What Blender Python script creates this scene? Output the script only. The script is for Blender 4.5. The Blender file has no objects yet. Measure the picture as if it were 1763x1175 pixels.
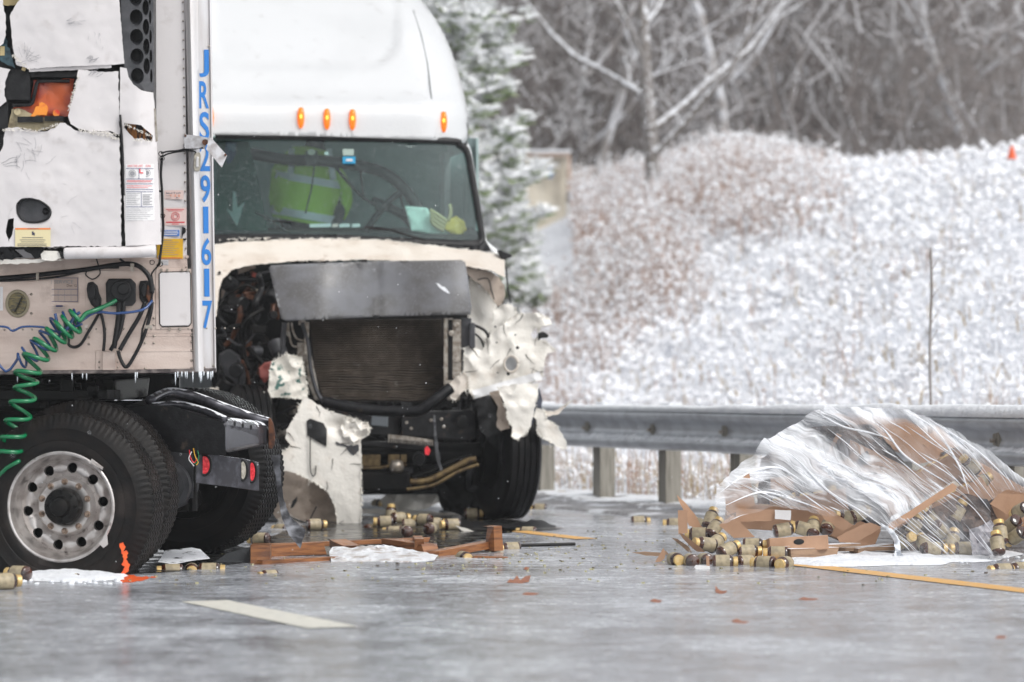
import bpy, math, random
from mathutils import Vector, Matrix, noise
from mathutils.geometry import delaunay_2d_cdt
random.seed(7)
scene = bpy.context.scene
COL = scene.collection
R = math.radians
# ---------------------------------------------------------------- camera
F, CX, HY, H = 5387.0, 881.5, 668.0, 1.06      # focal length in photo pixels, image centre, horizon row, eye height
cam_d = bpy.data.cameras.new('camera'); cam = bpy.data.objects.new('camera', cam_d); COL.objects.link(cam)
cam.location = (0, 0, H); cam.rotation_euler = (R(90), 0, 0)
cam_d.sensor_width = 36; cam_d.lens = F*36/1763
cam_d.shift_y = (HY-587.5)/1763
cam_d.clip_end = 2000; cam_d.clip_start = .1
cam_d.dof.use_dof = True; cam_d.dof.focus_distance = 19.2; cam_d.dof.aperture_fstop = 1.85
scene.camera = cam
# ---------------------------------------------------------------- sky and sun (overcast)
world = bpy.data.worlds.new('World'); scene.world = world; world.use_nodes = True
wn = world.node_tree; wn.nodes.clear()
wo = wn.nodes.new('ShaderNodeOutputWorld'); wb = wn.nodes.new('ShaderNodeBackground')
sky = wn.nodes.new('ShaderNodeTexSky'); sky.sky_type = 'NISHITA'; sky.sun_disc = False
sky.sun_elevation = R(46); sky.sun_rotation = R(132); sky.dust_density = 1.5; sky.air_density = 1.0; sky.ozone_density = 1
hs = wn.nodes.new('ShaderNodeHueSaturation'); hs.inputs['Saturation'].default_value = .12
wn.links.new(sky.outputs[0], hs.inputs['Color']); wn.links.new(hs.outputs[0], wb.inputs[0]); wn.links.new(wb.outputs[0], wo.inputs[0])
wb.inputs[1].default_value = .15
sd = bpy.data.lights.new('sun', 'SUN'); sun = bpy.data.objects.new('sun', sd); COL.objects.link(sun)
sd.energy = 1.3; sd.angle = R(25); sd.color = (1, .97, .93)
sun.rotation_euler = (R(44), 0, R(48)); sun.location = (0, 0, 20)
scene.view_settings.view_transform = 'Standard'; scene.view_settings.look = 'None'
scene.view_settings.exposure = .42; scene.view_settings.gamma = 1
scene.cycles.max_bounces = 8; scene.cycles.transparent_max_bounces = 16
# ---------------------------------------------------------------- helpers
def P(px, py, d): return Vector(((px-CX)/F*d, d, H-(py-HY)/F*d))
def GD(py): return F*H/(py-HY)                       # distance of a ground point seen at row py
def G(px, py, z=0): p = P(px, py, GD(py)); p.z = z; return p
def fz(x, y, z=0, o=4): return noise.fractal(Vector((x, y, z)), 1.0, 2.0, o)
def sstep(a, b, x):
    t = min(1, max(0, (x-a)/(b-a))); return t*t*(3-2*t)
ORG = {}
def thing(name, label, cat, loc=(0,0,0), group=None):
    o = bpy.data.objects.new(name, None); COL.objects.link(o); o.empty_display_size = .1
    o.location = loc; o['label'] = label; o['category'] = cat
    if group: o['group'] = group
    ORG[o.name] = Vector(loc); return o
def tag(o, label=None, cat=None, group=None, kind=None):
    if label: o['label'] = label
    if cat: o['category'] = cat
    if group: o['group'] = group
    if kind: o['kind'] = kind
    return o
def inpoly(x, y, poly):
    c = False; j = len(poly)-1
    for i in range(len(poly)):
        xi, yi = poly[i]; xj, yj = poly[j]
        if (yi > y) != (yj > y) and x < (xj-xi)*(y-yi)/(yj-yi)+xi: c = not c
        j = i
    return c
def catmull(pts, n=8):
    pts = [Vector(p) for p in pts]
    if len(pts) < 3: return pts
    out = []
    for i in range(len(pts)-1):
        p0 = pts[max(0, i-1)]; p1 = pts[i]; p2 = pts[i+1]; p3 = pts[min(len(pts)-1, i+2)]
        for k in range(n):
            t = k/n
            out.append(.5*((2*p1)+(p2-p0)*t+(2*p0-5*p1+4*p2-p3)*t*t+(-p0+3*p1-3*p2+p3)*t**3))
    out.append(pts[-1]); return out
class MB:
    def __init__(s): s.v = []; s.f = []
    def add(s, vs, fs):
        b = len(s.v); s.v += [Vector(v) for v in vs]; s.f += [tuple(b+i for i in f) for f in fs]; return s
    def box(s, c, size, rot=None):
        c = Vector(c); hx, hy, hz = size[0]/2, size[1]/2, size[2]/2
        vs = [Vector((x, y, z)) for x in (-hx, hx) for y in (-hy, hy) for z in (-hz, hz)]
        if rot is not None: vs = [rot @ v for v in vs]
        return s.add([c+v for v in vs], [(0,1,3,2),(4,6,7,5),(0,4,5,1),(2,3,7,6),(0,2,6,4),(1,5,7,3)])
    def hexa(s, a, b):                                # two quads (front, back) joined to a solid
        return s.add(list(a)+list(b), [(0,1,2,3),(7,6,5,4),(0,4,5,1),(1,5,6,2),(2,6,7,3),(3,7,4,0)])
    def prism(s, poly, dfn, th):                      # px outline -> solid plate, thickness th away from camera
        n = len(poly); a = [P(x, y, dfn(x, y) if callable(dfn) else dfn) for x, y in poly]
        b = [P(x, y, (dfn(x, y) if callable(dfn) else dfn)+th) for x, y in poly]
        return s.add(a+b, [tuple(range(n)), tuple(range(2*n-1, n-1, -1))]+[(i, i+n, (i+1) % n+n, (i+1) % n) for i in range(n)])
    def rect(s, x0, y0, x1, y1, d, th): return s.prism([(x0,y0),(x0,y1),(x1,y1),(x1,y0)], d, th)
    def tube(s, pts, r, n=7, cap=True):
        pts = [Vector(p) for p in pts]; m = len(pts); rs = r if isinstance(r, (list, tuple)) else [r]*m
        t0 = (pts[1]-pts[0]).normalized(); up = Vector((0,0,1)) if abs(t0.z) < .9 else Vector((1,0,0))
        nx = t0.cross(up).normalized(); vs = []
        for i in range(m):
            t = (pts[min(i+1, m-1)]-pts[max(i-1, 0)])
            if t.length < 1e-9: t = t0
            t.normalize(); nx = (nx-t*nx.dot(t))
            if nx.length < 1e-6: nx = t.orthogonal()
            nx.normalize(); ny = t.cross(nx)
            for k in range(n):
                a = 2*math.pi*k/n; vs.append(pts[i]+(nx*math.cos(a)+ny*math.sin(a))*rs[i])
        fs = [(i*n+k, i*n+(k+1) % n, (i+1)*n+(k+1) % n, (i+1)*n+k) for i in range(m-1) for k in range(n)]
        if cap: fs += [tuple(range(n-1, -1, -1)), tuple(range((m-1)*n, m*n))]
        return s.add(vs, fs)
    def ptube(s, pts, d, r, n=7, sm=6):               # px polyline at distance d (number or per-point third value)
        q = [P(p[0], p[1], p[2] if len(p) > 2 else d) for p in pts]
        return s.tube(catmull(q, sm) if sm > 1 else q, r, n)
    def lathe(s, prof, M, n=48, closed=False, fn=None):  # prof [(r,h)], axis = local Y, M places it
        vs = []
        for i, (r, h) in enumerate(prof):
            for k in range(n):
                a = 2*math.pi*k/n; rr, hh = (r, h) if fn is None else fn(r, h, i, k)
                vs.append(M @ Vector((rr*math.cos(a), hh, rr*math.sin(a))))
        m = len(prof); fs = [(i*n+k, i*n+(k+1) % n, (i+1)*n+(k+1) % n, (i+1)*n+k) for i in range(m-1) for k in range(n)]
        if closed: fs += [((m-1)*n+k, (m-1)*n+(k+1) % n, (k+1) % n, k) for k in range(n)]
        return s.add(vs, fs)
    def disc(s, px, py, rx, ry, d, th=.01, n=24):
        return s.prism([(px+rx*math.cos(2*math.pi*k/n), py-ry*math.sin(2*math.pi*k/n)) for k in range(n)], d, th)
    def ring(s, px, py, rx, ry, d, r, n=24):
        pts = [P(px+rx*math.cos(2*math.pi*k/n), py+ry*math.sin(2*math.pi*k/n), d) for k in range(n+1)]
        return s.tube(pts, r, 6, cap=False)
    def sheet(s, outline, dfn, step=8, jag=0, holes=(), th=.006, seed=0):
        rnd = random.Random(seed or len(outline)*31+int(outline[0][0]))
        def dens(poly, jg):
            o = []
            for i in range(len(poly)):
                a = poly[i]; b = poly[(i+1) % len(poly)]; L = math.hypot(b[0]-a[0], b[1]-a[1]); k = max(1, int(L/step))
                for j in range(k):
                    t = j/k; q = rnd.uniform(-jg, jg) if j else 0; u = (-(b[1]-a[1])/max(L,.01), (b[0]-a[0])/max(L,.01))
                    o.append((a[0]+(b[0]-a[0])*t+u[0]*q, a[1]+(b[1]-a[1])*t+u[1]*q))
            return o
        po = dens(outline, jag); ph = [dens(h, jag) for h in holes]
        pts = list(po); ed = [(i, (i+1) % len(po)) for i in range(len(po))]
        for h in ph:
            b = len(pts); pts += h; ed += [(b+i, b+(i+1) % len(h)) for i in range(len(h))]
        xs = [p[0] for p in po]; ys = [p[1] for p in po]
        y = min(ys)+step/2; r = 0
        while y < max(ys):
            x = min(xs)+step/2*(r % 2+.5)
            while x < max(xs):
                q = (x+rnd.uniform(-.2,.2)*step, y+rnd.uniform(-.2,.2)*step)
                if inpoly(q[0], q[1], po) and not any(inpoly(q[0], q[1], h) for h in ph): pts.append(q)
                x += step
            y += step*.87; r += 1
        V, E, T, *_ = delaunay_2d_cdt([Vector(p) for p in pts], ed, [], 0, 1e-4)
        fs = []
        for t in T:
            cx = sum(V[i].x for i in t)/len(t); cy = sum(V[i].y for i in t)/len(t)
            if inpoly(cx, cy, po) and not any(inpoly(cx, cy, h) for h in ph): fs.append(tuple(t))
        a = [P(v.x, v.y, dfn(v.x, v.y) if callable(dfn) else dfn) for v in V]
        n = len(a)
        if th <= 0: return s.add(a, fs)
        b = [P(v.x, v.y, (dfn(v.x, v.y) if callable(dfn) else dfn)+th) for v in V]
        cnt = {}
        for t in fs:
            for i in range(len(t)):
                e = (t[i], t[(i+1) % len(t)]); k = tuple(sorted(e)); cnt.setdefault(k, []).append(e)
        side = [(e[0][1], e[0][0], e[0][0]+n, e[0][1]+n) for k, e in cnt.items() if len(e) == 1]
        return s.add(a+b, fs+[tuple(i+n for i in reversed(t)) for t in fs]+side)
    def build(s, name, mat, parent=None, smooth=False, bevel=0, origin=None, seg=2):
        o = ORG[parent.name] if parent is not None else (Vector(origin) if origin is not None else Vector((0,0,0)))
        me = bpy.data.meshes.new(name); me.from_pydata([v-o for v in s.v], [], s.f); me.update()
        if isinstance(mat, (list, tuple)):
            for m in mat: me.materials.append(m)
        else: me.materials.append(mat)
        ob = bpy.data.objects.new(name, me); COL.objects.link(ob)
        if parent is not None: ob.parent = parent
        else: ob.location = o
        ORG[ob.name] = o
        if smooth:
            me.polygons.foreach_set('use_smooth', [True]*len(me.polygons))
            if smooth != 'all': me.set_sharp_from_angle(angle=R(35))
        if bevel:
            m = ob.modifiers.new('bevel', 'BEVEL'); m.width = bevel; m.segments = seg; m.limit_method = 'ANGLE'; m.angle_limit = R(40)
            m.use_clamp_overlap = True
        return ob
def copy_thing(o, loc=None, rot=None):
    c = o.copy(); COL.objects.link(c); ORG[c.name] = Vector(loc or o.location)
    if loc is not None: c.location = loc
    if rot is not None: c.rotation_euler = rot
    for ch in list(o.children):
        q = ch.copy(); COL.objects.link(q); q.parent = c
        for g in list(ch.children):
            w = g.copy(); COL.objects.link(w); w.parent = q
    return c
GL = {}
def glyphs(txt, bold=.0):
    k = (txt, bold)
    if k in GL: return GL[k]
    cu = bpy.data.curves.new('lettering', 'FONT'); cu.body = txt; cu.size = 1; cu.offset = bold; cu.resolution_u = 4
    ob = bpy.data.objects.new('lettering', cu); COL.objects.link(ob); dg = bpy.context.evaluated_depsgraph_get()
    me = bpy.data.meshes.new_from_object(ob.evaluated_get(dg))
    vs = [(v.co.x, v.co.y) for v in me.vertices]; fs = [tuple(p.vertices) for p in me.polygons]
    bpy.data.objects.remove(ob); bpy.data.curves.remove(cu); bpy.data.meshes.remove(me)
    x0 = min(v[0] for v in vs); x1 = max(v[0] for v in vs); y0 = min(v[1] for v in vs); y1 = max(v[1] for v in vs)
    GL[k] = ([((v[0]-x0)/(x1-x0), (v[1]-y0)/(y1-y0)) for v in vs], fs); return GL[k]
def write(mb, txt, x0, y0, x1, y1, d, bold=0, lean=0):
    vs, fs = glyphs(txt, bold); q = []
    for u, v in vs:
        px = x0+(x1-x0)*u+lean*(1-v); py = y1+(y0-y1)*v
        q.append(P(px, py, d(px, py) if callable(d) else d))
    mb.add(q, fs)
# ---------------------------------------------------------------- materials
def mk(name, col, rough=.5, metal=0, col2=None, sc=8, lo=.42, hi=.62, st=(1,1,1), bump=0, bsc=30, snow=None, snz=.25,
       emis=None, es=1, spec=.5, coat=0, rough2=None, dirt=None, dsc=3, dlo=.5, dhi=.7, bst=None, sub=0):
    m = bpy.data.materials.new(name); m.use_nodes = True; n = m.node_tree.nodes; L = m.node_tree.links; b = n['Principled BSDF']
    b.inputs['Roughness'].default_value = rough; b.inputs['Metallic'].default_value = metal
    b.inputs['Specular IOR Level'].default_value = spec; b.inputs['Coat Weight'].default_value = coat
    tc = n.new('ShaderNodeTexCoord')
    def nz(scale, s3=(1,1,1), det=5):
        mp = n.new('ShaderNodeMapping'); mp.inputs['Scale'].default_value = s3; L.new(tc.outputs['Object'], mp.inputs[0])
        t = n.new('ShaderNodeTexNoise'); t.inputs['Scale'].default_value = scale; t.inputs['Detail'].default_value = det
        L.new(mp.outputs[0], t.inputs['Vector']); return t.outputs['Fac']
    def rng(x, a, c, o0=0, o1=1):
        r = n.new('ShaderNodeMapRange'); r.inputs[1].default_value = a; r.inputs[2].default_value = c
        r.inputs[3].default_value = o0; r.inputs[4].default_value = o1; L.new(x, r.inputs[0]); return r.outputs[0]
    def mixc(f, a, c):
        x = n.new('ShaderNodeMix'); x.data_type = 'RGBA'; L.new(f, x.inputs[0])
        for k, w in ((6, a), (7, c)):
            if isinstance(w, tuple): x.inputs[k].default_value = (*w[:3], 1)
            else: L.new(w, x.inputs[k])
        return x.outputs[2]
    cur = tuple(col)
    if col2: f = rng(nz(sc, st), lo, hi); cur = mixc(f, cur, tuple(col2))
    if col2 and rough2 is not None: L.new(rng(nz(sc, st), lo, hi, rough, rough2), b.inputs['Roughness'])
    if dirt: cur = mixc(rng(nz(dsc, (1,1,1), 8), dlo, dhi), cur, tuple(dirt))
    if snow is not None:
        g = n.new('ShaderNodeNewGeometry'); sp = n.new('ShaderNodeSeparateXYZ'); L.new(g.outputs['Normal'], sp.inputs[0])
        ad = n.new('ShaderNodeMath'); ad.operation = 'ADD'; L.new(sp.outputs[2], ad.inputs[0]); L.new(rng(nz(14), .3, .7, -snz, snz), ad.inputs[1])
        sf = rng(ad.outputs[0], snow-.08, snow+.08)
        cur = mixc(sf, cur, (.86, .88, .92))
        mm = n.new('ShaderNodeMath'); mm.operation = 'MULTIPLY'; iv = n.new('ShaderNodeMath'); iv.operation = 'SUBTRACT'; iv.inputs[0].default_value = 1
        L.new(sf, iv.inputs[1]); mm.inputs[1].default_value = metal; L.new(iv.outputs[0], mm.inputs[0]); L.new(mm.outputs[0], b.inputs['Metallic'])
        if rough2 is None: L.new(rng(sf, 0, 1, rough, .8), b.inputs['Roughness'])
    if isinstance(cur, tuple): b.inputs['Base Color'].default_value = (*cur[:3], 1)
    else: L.new(cur, b.inputs['Base Color'])
    if bump:
        bp = n.new('ShaderNodeBump'); bp.inputs['Strength'].default_value = 1; bp.inputs['Distance'].default_value = bump
        L.new(nz(bsc, bst or (1,1,1)), bp.inputs['Height']); L.new(bp.outputs[0], b.inputs['Normal'])
    if emis: b.inputs['Emission Color'].default_value = (*emis, 1); b.inputs['Emission Strength'].default_value = es
    return m
WHITE = mk('white_paint', (.78,.78,.78), .3, dirt=(.5,.48,.46), dsc=5, dlo=.6, dhi=.85, bump=.002, bsc=3)
CABW = mk('cab_paint', (.66,.67,.68), .28, coat=.3, dirt=(.42,.41,.4), dsc=7, dlo=.62, dhi=.95, col2=(.58,.59,.6), sc=1.5, lo=.5, hi=.9, bump=.0015, bsc=60)
PANELW = mk('panel_white', (.68,.65,.65), .35, dirt=(.42,.38,.36), dsc=9, dlo=.6, dhi=.9, bump=.004, bsc=4)
ALU = mk('aluminium', (.66,.55,.49), .34, .55, col2=(.48,.37,.32), sc=3, st=(1,1,4), lo=.35, hi=.75, dirt=(.28,.2,.17), dsc=8, dlo=.58, dhi=.85, bump=.001, bsc=90)  # pinkish tint stands in for warm flare light reflected in the metal
ALUP = mk('aluminium_plate', (.74,.73,.74), .4, .5, col2=(.6,.56,.54), sc=4, st=(3,3,.5), lo=.4, hi=.8, bump=.001, bsc=80)
STEEL = mk('galvanised_steel', (.5,.52,.55), .42, .5, col2=(.4,.41,.44), sc=6, st=(1,1,1), snow=.72, snz=.12)
RIMM = mk('rim_alloy', (.6,.57,.55), .36, .85, col2=(.36,.32,.3), sc=14, lo=.45, hi=.75, dirt=(.12,.1,.09), dsc=25, dlo=.6, dhi=.8)
NUTM = mk('rusty_nut', (.38,.3,.24), .45, .7, col2=(.2,.13,.09), sc=60)
TYREW = mk('wet_black_tyre', (.003,.003,.0035), .42, spec=.15, col2=(.007,.006,.006), sc=9, bump=.001, bsc=60)
TYRE = mk('tyre_rubber', (.005,.0045,.0045), .5, spec=.22, col2=(.014,.010,.008), sc=9, lo=.4, hi=.75, bump=.0015, bsc=60, dirt=(.04,.033,.03), dsc=4, dlo=.55, dhi=.85)
BLACK = mk('black_plastic', (.008,.008,.009), .4, spec=.3, col2=(.018,.018,.019), sc=20, bump=.001, bsc=80)
GREASE = mk('oily_black_metal', (.003,.003,.003), .4, .1, spec=.22, col2=(.014,.011,.009), sc=12, lo=.5, hi=.8, bump=.004, bsc=50, rough2=.6)
FRAME = mk('wet_black_frame', (.005,.005,.006), .3, .2, spec=.3, col2=(.018,.018,.02), sc=18, lo=.45, hi=.75, rough2=.5, bump=.002, bsc=70, dirt=(.09,.06,.045), dsc=14, dlo=.62, dhi=.8)
FRAMES = mk('iced_black_frame', (.05,.05,.058), .22, .4, col2=(.12,.12,.14), sc=20, lo=.45, hi=.75, snow=.8, snz=.35)
GREY = mk('dark_grey_plastic', (.035,.037,.042), .45, col2=(.07,.07,.078), sc=10, bump=.001, bsc=120)
INSUL = mk('grey_insulation', (.125,.123,.122), .3, col2=(.19,.195,.21), sc=3.2, st=(1,1,1.4), lo=.42, hi=.6, rough2=.5, dirt=(.2,.2,.215), dsc=60, dlo=.5, dhi=.75, bump=.0012, bsc=90, bst=(1,1,2.4))
CREAM = mk('cream_fibreglass', (.68,.62,.55), .5, col2=(.56,.48,.4), sc=5, lo=.45, hi=.8, dirt=(.33,.24,.17), dsc=11, dlo=.63, dhi=.82, bump=.004, bsc=30, snow=None)
FIBRE = mk('torn_white_fibreglass', (.78,.75,.69), .38, col2=(.68,.61,.53), sc=6, lo=.55, hi=.8, dirt=(.3,.24,.18), dsc=12, dlo=.68, dhi=.85, bump=.004, bsc=40)
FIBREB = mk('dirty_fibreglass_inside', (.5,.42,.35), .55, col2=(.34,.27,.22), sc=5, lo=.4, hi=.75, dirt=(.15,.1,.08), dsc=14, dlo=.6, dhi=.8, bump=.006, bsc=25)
GREENF = mk('green_stained_fibreglass', (.72,.69,.62), .5, col2=(.05,.14,.12), sc=16, lo=.56, hi=.62, bump=.006, bsc=40)
RADD = mk('radiator_gaps', (.02,.015,.012), .7)
RADI = mk('radiator_fins', (.065,.05,.037), .5, .3, col2=(.12,.095,.075), sc=12, lo=.45, hi=.75, dirt=(.32,.3,.28), dsc=9, dlo=.68, dhi=.85)
BRACK = mk('metal_bracket', (.45,.41,.36), .4, .6, col2=(.25,.21,.17), sc=30)
GOLD = mk('passivated_metal', (.22,.155,.07), .4, .5, col2=(.07,.045,.025), sc=20, lo=.4, hi=.7)
RUSTY = mk('copper_brown', (.14,.05,.02), .45, .3, col2=(.05,.02,.012), sc=30)
BLUEC = mk('blue_lettering', (.015,.17,.52), .4, dirt=(.4,.5,.6), dsc=40, dlo=.72, dhi=.76)
AMBER = mk('amber_lens', (.8,.16,.01), .2, emis=(1,.2,.0), es=.45)
AMBERH = mk('lit_bulb', (1,.6,.1), .2, emis=(1,.45,.04), es=1.6)
REDL = mk('red_lens', (.55,.01,.02), .2, col2=(.85,.05,.07), sc=60, emis=(.8,.01,.02), es=.12)
PALEL = mk('clear_lens', (.6,.56,.48), .25, col2=(.4,.37,.3), sc=50)
FLESHO = mk('orange_housing', (.62,.12,.03), .3, col2=(.35,.05,.03), sc=9, lo=.4, hi=.6)
FLAME = mk('orange_reflective', (.9,.3,.03), .3, col2=(.7,.05,.02), sc=14, lo=.45, hi=.6)
PAINTO = mk('orange_spray_paint', (.85,.13,.02), .5, col2=(.7,.08,.02), sc=30)
STICKW = mk('paper_white', (.78,.77,.77), .5); STICKY = mk('sticker_yellow', (.75,.45,.02), .45, col2=(.7,.38,.02), sc=20)
STICKC = mk('sticker_cream', (.75,.66,.4), .5); STICKB = mk('sticker_blue', (.08,.2,.55), .45)
STICKP = mk('sticker_pink', (.78,.6,.56), .5); STICKT = mk('sticker_tan', (.6,.47,.4), .5)
INK = mk('ink_dark', (.05,.05,.09), .5); INKR = mk('ink_red', (.7,.05,.07), .5); INKBL = mk('ink_navy', (.07,.08,.2), .5)
INKG = mk('ink_grey', (.32,.32,.34), .5); ORANGE = mk('orange_strip', (.85,.22,.03), .4)
HOSEG = mk('green_hose', (.0,.17,.06), .25, coat=.4); HOSEB = mk('blue_hose', (.015,.06,.2), .25, coat=.4)
SNOWM = mk('snow', (.86,.88,.91), .8, bump=.02, bsc=25, col2=(.78,.8,.84), sc=10)
ICE = mk('ice', (.75,.8,.85), .12, spec=.8)
WOODO = mk('wet_orange_wood', (.32,.13,.045), .4, col2=(.16,.06,.025), sc=6, st=(1,1,9), bump=.002, bsc=40, bst=(.3,1,6))
WOODP = mk('pallet_wood', (.34,.22,.14), .6, col2=(.22,.14,.09), sc=6, st=(1,1,9), snow=.8, snz=.2, bump=.002, bsc=40)
POSTW = mk('weathered_timber', (.3,.28,.24), .7, col2=(.2,.185,.155), sc=9, st=(4,4,.35), snow=.85, snz=.1, bump=.004, bsc=30, bst=(4,4,.3))
CARD = mk('cardboard', (.45,.27,.17), .65, col2=(.38,.22,.135), sc=7, bump=.001, bsc=60, snow=.86, snz=.3)
GLASSA = mk('amber_glass', (.07,.02,.008), .08, spec=.8, coat=.6, col2=(.02,.008,.005), sc=14)
LABELM = mk('bottle_label', (.42,.35,.23), .5, col2=(.27,.225,.15), sc=25, dirt=(.25,.2,.14), dsc=30, dlo=.6, dhi=.8)
CAPM = mk('gold_cap', (.62,.42,.15), .4, .3, col2=(.7,.52,.26), sc=40)
LEAFM = mk('dead_leaf', (.25,.07,.03), .5, col2=(.4,.15,.06), sc=30)
DKPAPER = mk('greyish_paper', (.5,.48,.52), .6, col2=(.36,.35,.38), sc=10)
# ================================================================ SETTING
UX, UY = .36, -.933                                  # road direction (towards the camera, to the right)
NXv, NYv = .933, .36                                 # perpendicular, away from the road
P0 = Vector((1.38, 27.6, 0))
def ST(x, y): return ((x-P0.x)*UX+(y-P0.y)*UY, (x-P0.x)*NXv+(y-P0.y)*NYv)
def XY(s, t): return (P0.x+s*UX+t*NXv, P0.y+s*UY+t*NYv)
def hill_z(s, t):
    if t < .4: return -.02
    z = -.28*sstep(.4, 1.8, t)+(5.55-.5*sstep(-36, -20, s))*sstep(.6, 15.5, t)+.02*max(0, t-15)
    z += .22*fz(s*.25, t*.25, 3)*sstep(1, 4, t)+.09*fz(s*1.1, t*1.1, 9)*sstep(.5, 2, t)
    return z
def grid_obj(name, ss, ts, zf, mat):
    mb = MB(); n = len(ts); vs = []
    for s in ss:
        for t in ts:
            x, y = XY(s, t); vs.append((x, y, zf(s, t)))
    mb.add(vs, [(i*n+j, i*n+j+1, (i+1)*n+j+1, (i+1)*n+j) for i in range(len(ss)-1) for j in range(n-1)])
    return mb.build(name, mat, smooth='all')
# --- road material: wet asphalt with slush
m = bpy.data.materials.new('wet_asphalt'); m.use_nodes = True; n = m.node_tree.nodes; L = m.node_tree.links; b = n['Principled BSDF']
tc = n.new('ShaderNodeTexCoord')
def rnz(scale, st, det=6, rot=0, dist=0):
    mp = n.new('ShaderNodeMapping'); mp.inputs['Scale'].default_value = st; mp.inputs['Rotation'].default_value = (0, 0, rot); L.new(tc.outputs['Object'], mp.inputs[0])
    t = n.new('ShaderNodeTexNoise'); t.inputs['Scale'].default_value = scale; t.inputs['Detail'].default_value = det; t.inputs['Distortion'].default_value = dist
    t.inputs['Roughness'].default_value = .62
    L.new(mp.outputs[0], t.inputs[0]); return t.outputs['Fac']
def rr(x, a, c, o0=0, o1=1):
    r = n.new('ShaderNodeMapRange'); r.inputs[1].default_value = a; r.inputs[2].default_value = c; r.inputs[3].default_value = o0; r.inputs[4].default_value = o1
    L.new(x, r.inputs[0]); return r.outputs[0]
def mth(op, a, c):
    q = n.new('ShaderNodeMath'); q.operation = op
    for k, w in ((0, a), (1, c)):
        if isinstance(w, (int, float)): q.inputs[k].default_value = w
        else: L.new(w, q.inputs[k])
    return q.outputs[0]
patch = rnz(.9, (1, 1, 1), 9, 0, .2); fine = rnz(7, (1, 1, 1), 8); fine2 = rnz(30, (1,1,1), 8); grit = rnz(140, (1,1,1), 3)
slush = rr(mth('ADD', mth('ADD', mth('MULTIPLY', patch, .4), mth('MULTIPLY', fine, .28)), mth('MULTIPLY', fine2, .32)), .4, .6)
mx = n.new('ShaderNodeMix'); mx.data_type = 'RGBA'; L.new(slush, mx.inputs[0]); mx.inputs[6].default_value = (.2,.205,.22,1); mx.inputs[7].default_value = (.64,.67,.72,1)
mg = n.new('ShaderNodeMix'); mg.data_type = 'RGBA'; mg.blend_type = 'MULTIPLY'; mg.inputs[0].default_value = 1
L.new(mx.outputs[2], mg.inputs[6]); cr = n.new('ShaderNodeCombineColor'); g_ = rr(grit, .3, .7, .7, 1.25)
for k in range(3): L.new(g_, cr.inputs[k])
L.new(cr.outputs[0], mg.inputs[7]); L.new(mg.outputs[2], b.inputs['Base Color'])
L.new(rr(mth('ADD', mth('MULTIPLY', slush, .7), mth('MULTIPLY', fine, .3)), .1, .9, .06, .32), b.inputs['Roughness'])
bp = n.new('ShaderNodeBump'); bp.inputs['Distance'].default_value = .0007; bp.inputs['Strength'].default_value = 1
L.new(mth('ADD', mth('MULTIPLY', grit, 1.0), mth('MULTIPLY', fine, 3.0)), bp.inputs['Height']); L.new(bp.outputs[0], b.inputs['Normal'])
ROADM = m
GROUND = mk('snowy_ground', (.84,.86,.9), .85, col2=(.6,.6,.62), sc=3.0, lo=.5, hi=.8, bump=.05, bsc=8, dirt=(.58,.54,.53), dsc=7, dlo=.6, dhi=.85)
GRAVEL = mk('grey_gravel', (.22,.21,.21), .8, col2=(.4,.4,.42), sc=45, lo=.4, hi=.6, bump=.02, bsc=60, dirt=(.82,.84,.88), dsc=2.2, dlo=.52, dhi=.62)
LINEW = mk('worn_white_line', (.72,.7,.62), .45, col2=(.5,.49,.44), sc=18, lo=.5, hi=.75, bump=.002, bsc=90)
LINEY = mk('worn_yellow_line', (.78,.42,.1), .45, col2=(.6,.42,.25), sc=14, lo=.48, hi=.7, bump=.002, bsc=90)
OILM = mk('spilt_oil', (.012,.012,.012), .12, col2=(.03,.03,.03), sc=6, rough2=.35)
rd = MB(); rd.add([(*XY(s, t), 0) for s, t in ((-400,-60),(60,-60),(60,-.95),(-400,-.95))], [(0,1,2,3)]); tag(rd.build('road', ROADM), kind='structure')
gd = MB(); gd.add([(-900,-60,-.35),(900,-60,-.35),(900,1500,-.35),(-900,1500,-.35)], [(0,1,2,3)]); tag(gd.build('ground', GROUND), kind='structure')
sh = grid_obj('gravel_shoulder', [-50+i*.2 for i in range(380)], [-1.02,-.98,-.9,-.7,-.5,-.3,-.1,.1,.3,.5,.8], lambda s, t: -.012 if t < -1.01 else .012+.035*abs(fz(s*2, t*2.5, 2))+.03*sstep(-.95,.2,t), GRAVEL); tag(sh, kind='structure')
ss = [-75+i*.5 for i in range(230)]; ts = [.3+i*.35 for i in range(60)]+[21.5+i*3 for i in range(30)]
hl = grid_obj('snowy_hillside', ss, ts, hill_z, GROUND); tag(hl, kind='structure')
def line_strip(name, a, c, w, mat, seedk):
    a = Vector(a); c = Vector(c); u = (c-a).normalized(); nn = Vector((u.y, -u.x, 0)); k = int((c-a).length/.12); mb = MB(); vs = []
    for i in range(k+1):
        p = a+u*((c-a).length*i/k); wl = w*(1+.08*fz(i*.7, seedk)); wr = w*(1+.08*fz(i*.7, seedk+5))
        vs += [p-nn*wl/2+Vector((0,0,.004)), p+nn*wr/2+Vector((0,0,.004))]
    mb.add(vs, [(2*i, 2*i+1, 2*i+3, 2*i+2) for i in range(k)]); return tag(mb.build(name, mat), kind='structure')
line_strip('yellow_edge_line', G(1300, 964), G(2500, 1104), .19, LINEY, 3)
line_strip('yellow_edge_line', G(850, 910.5), G(1010, 929), .17, LINEY, 4)
line_strip('white_lane_dash', G(352, 1036), G(574, 1082), .24, LINEW, 8)
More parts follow.
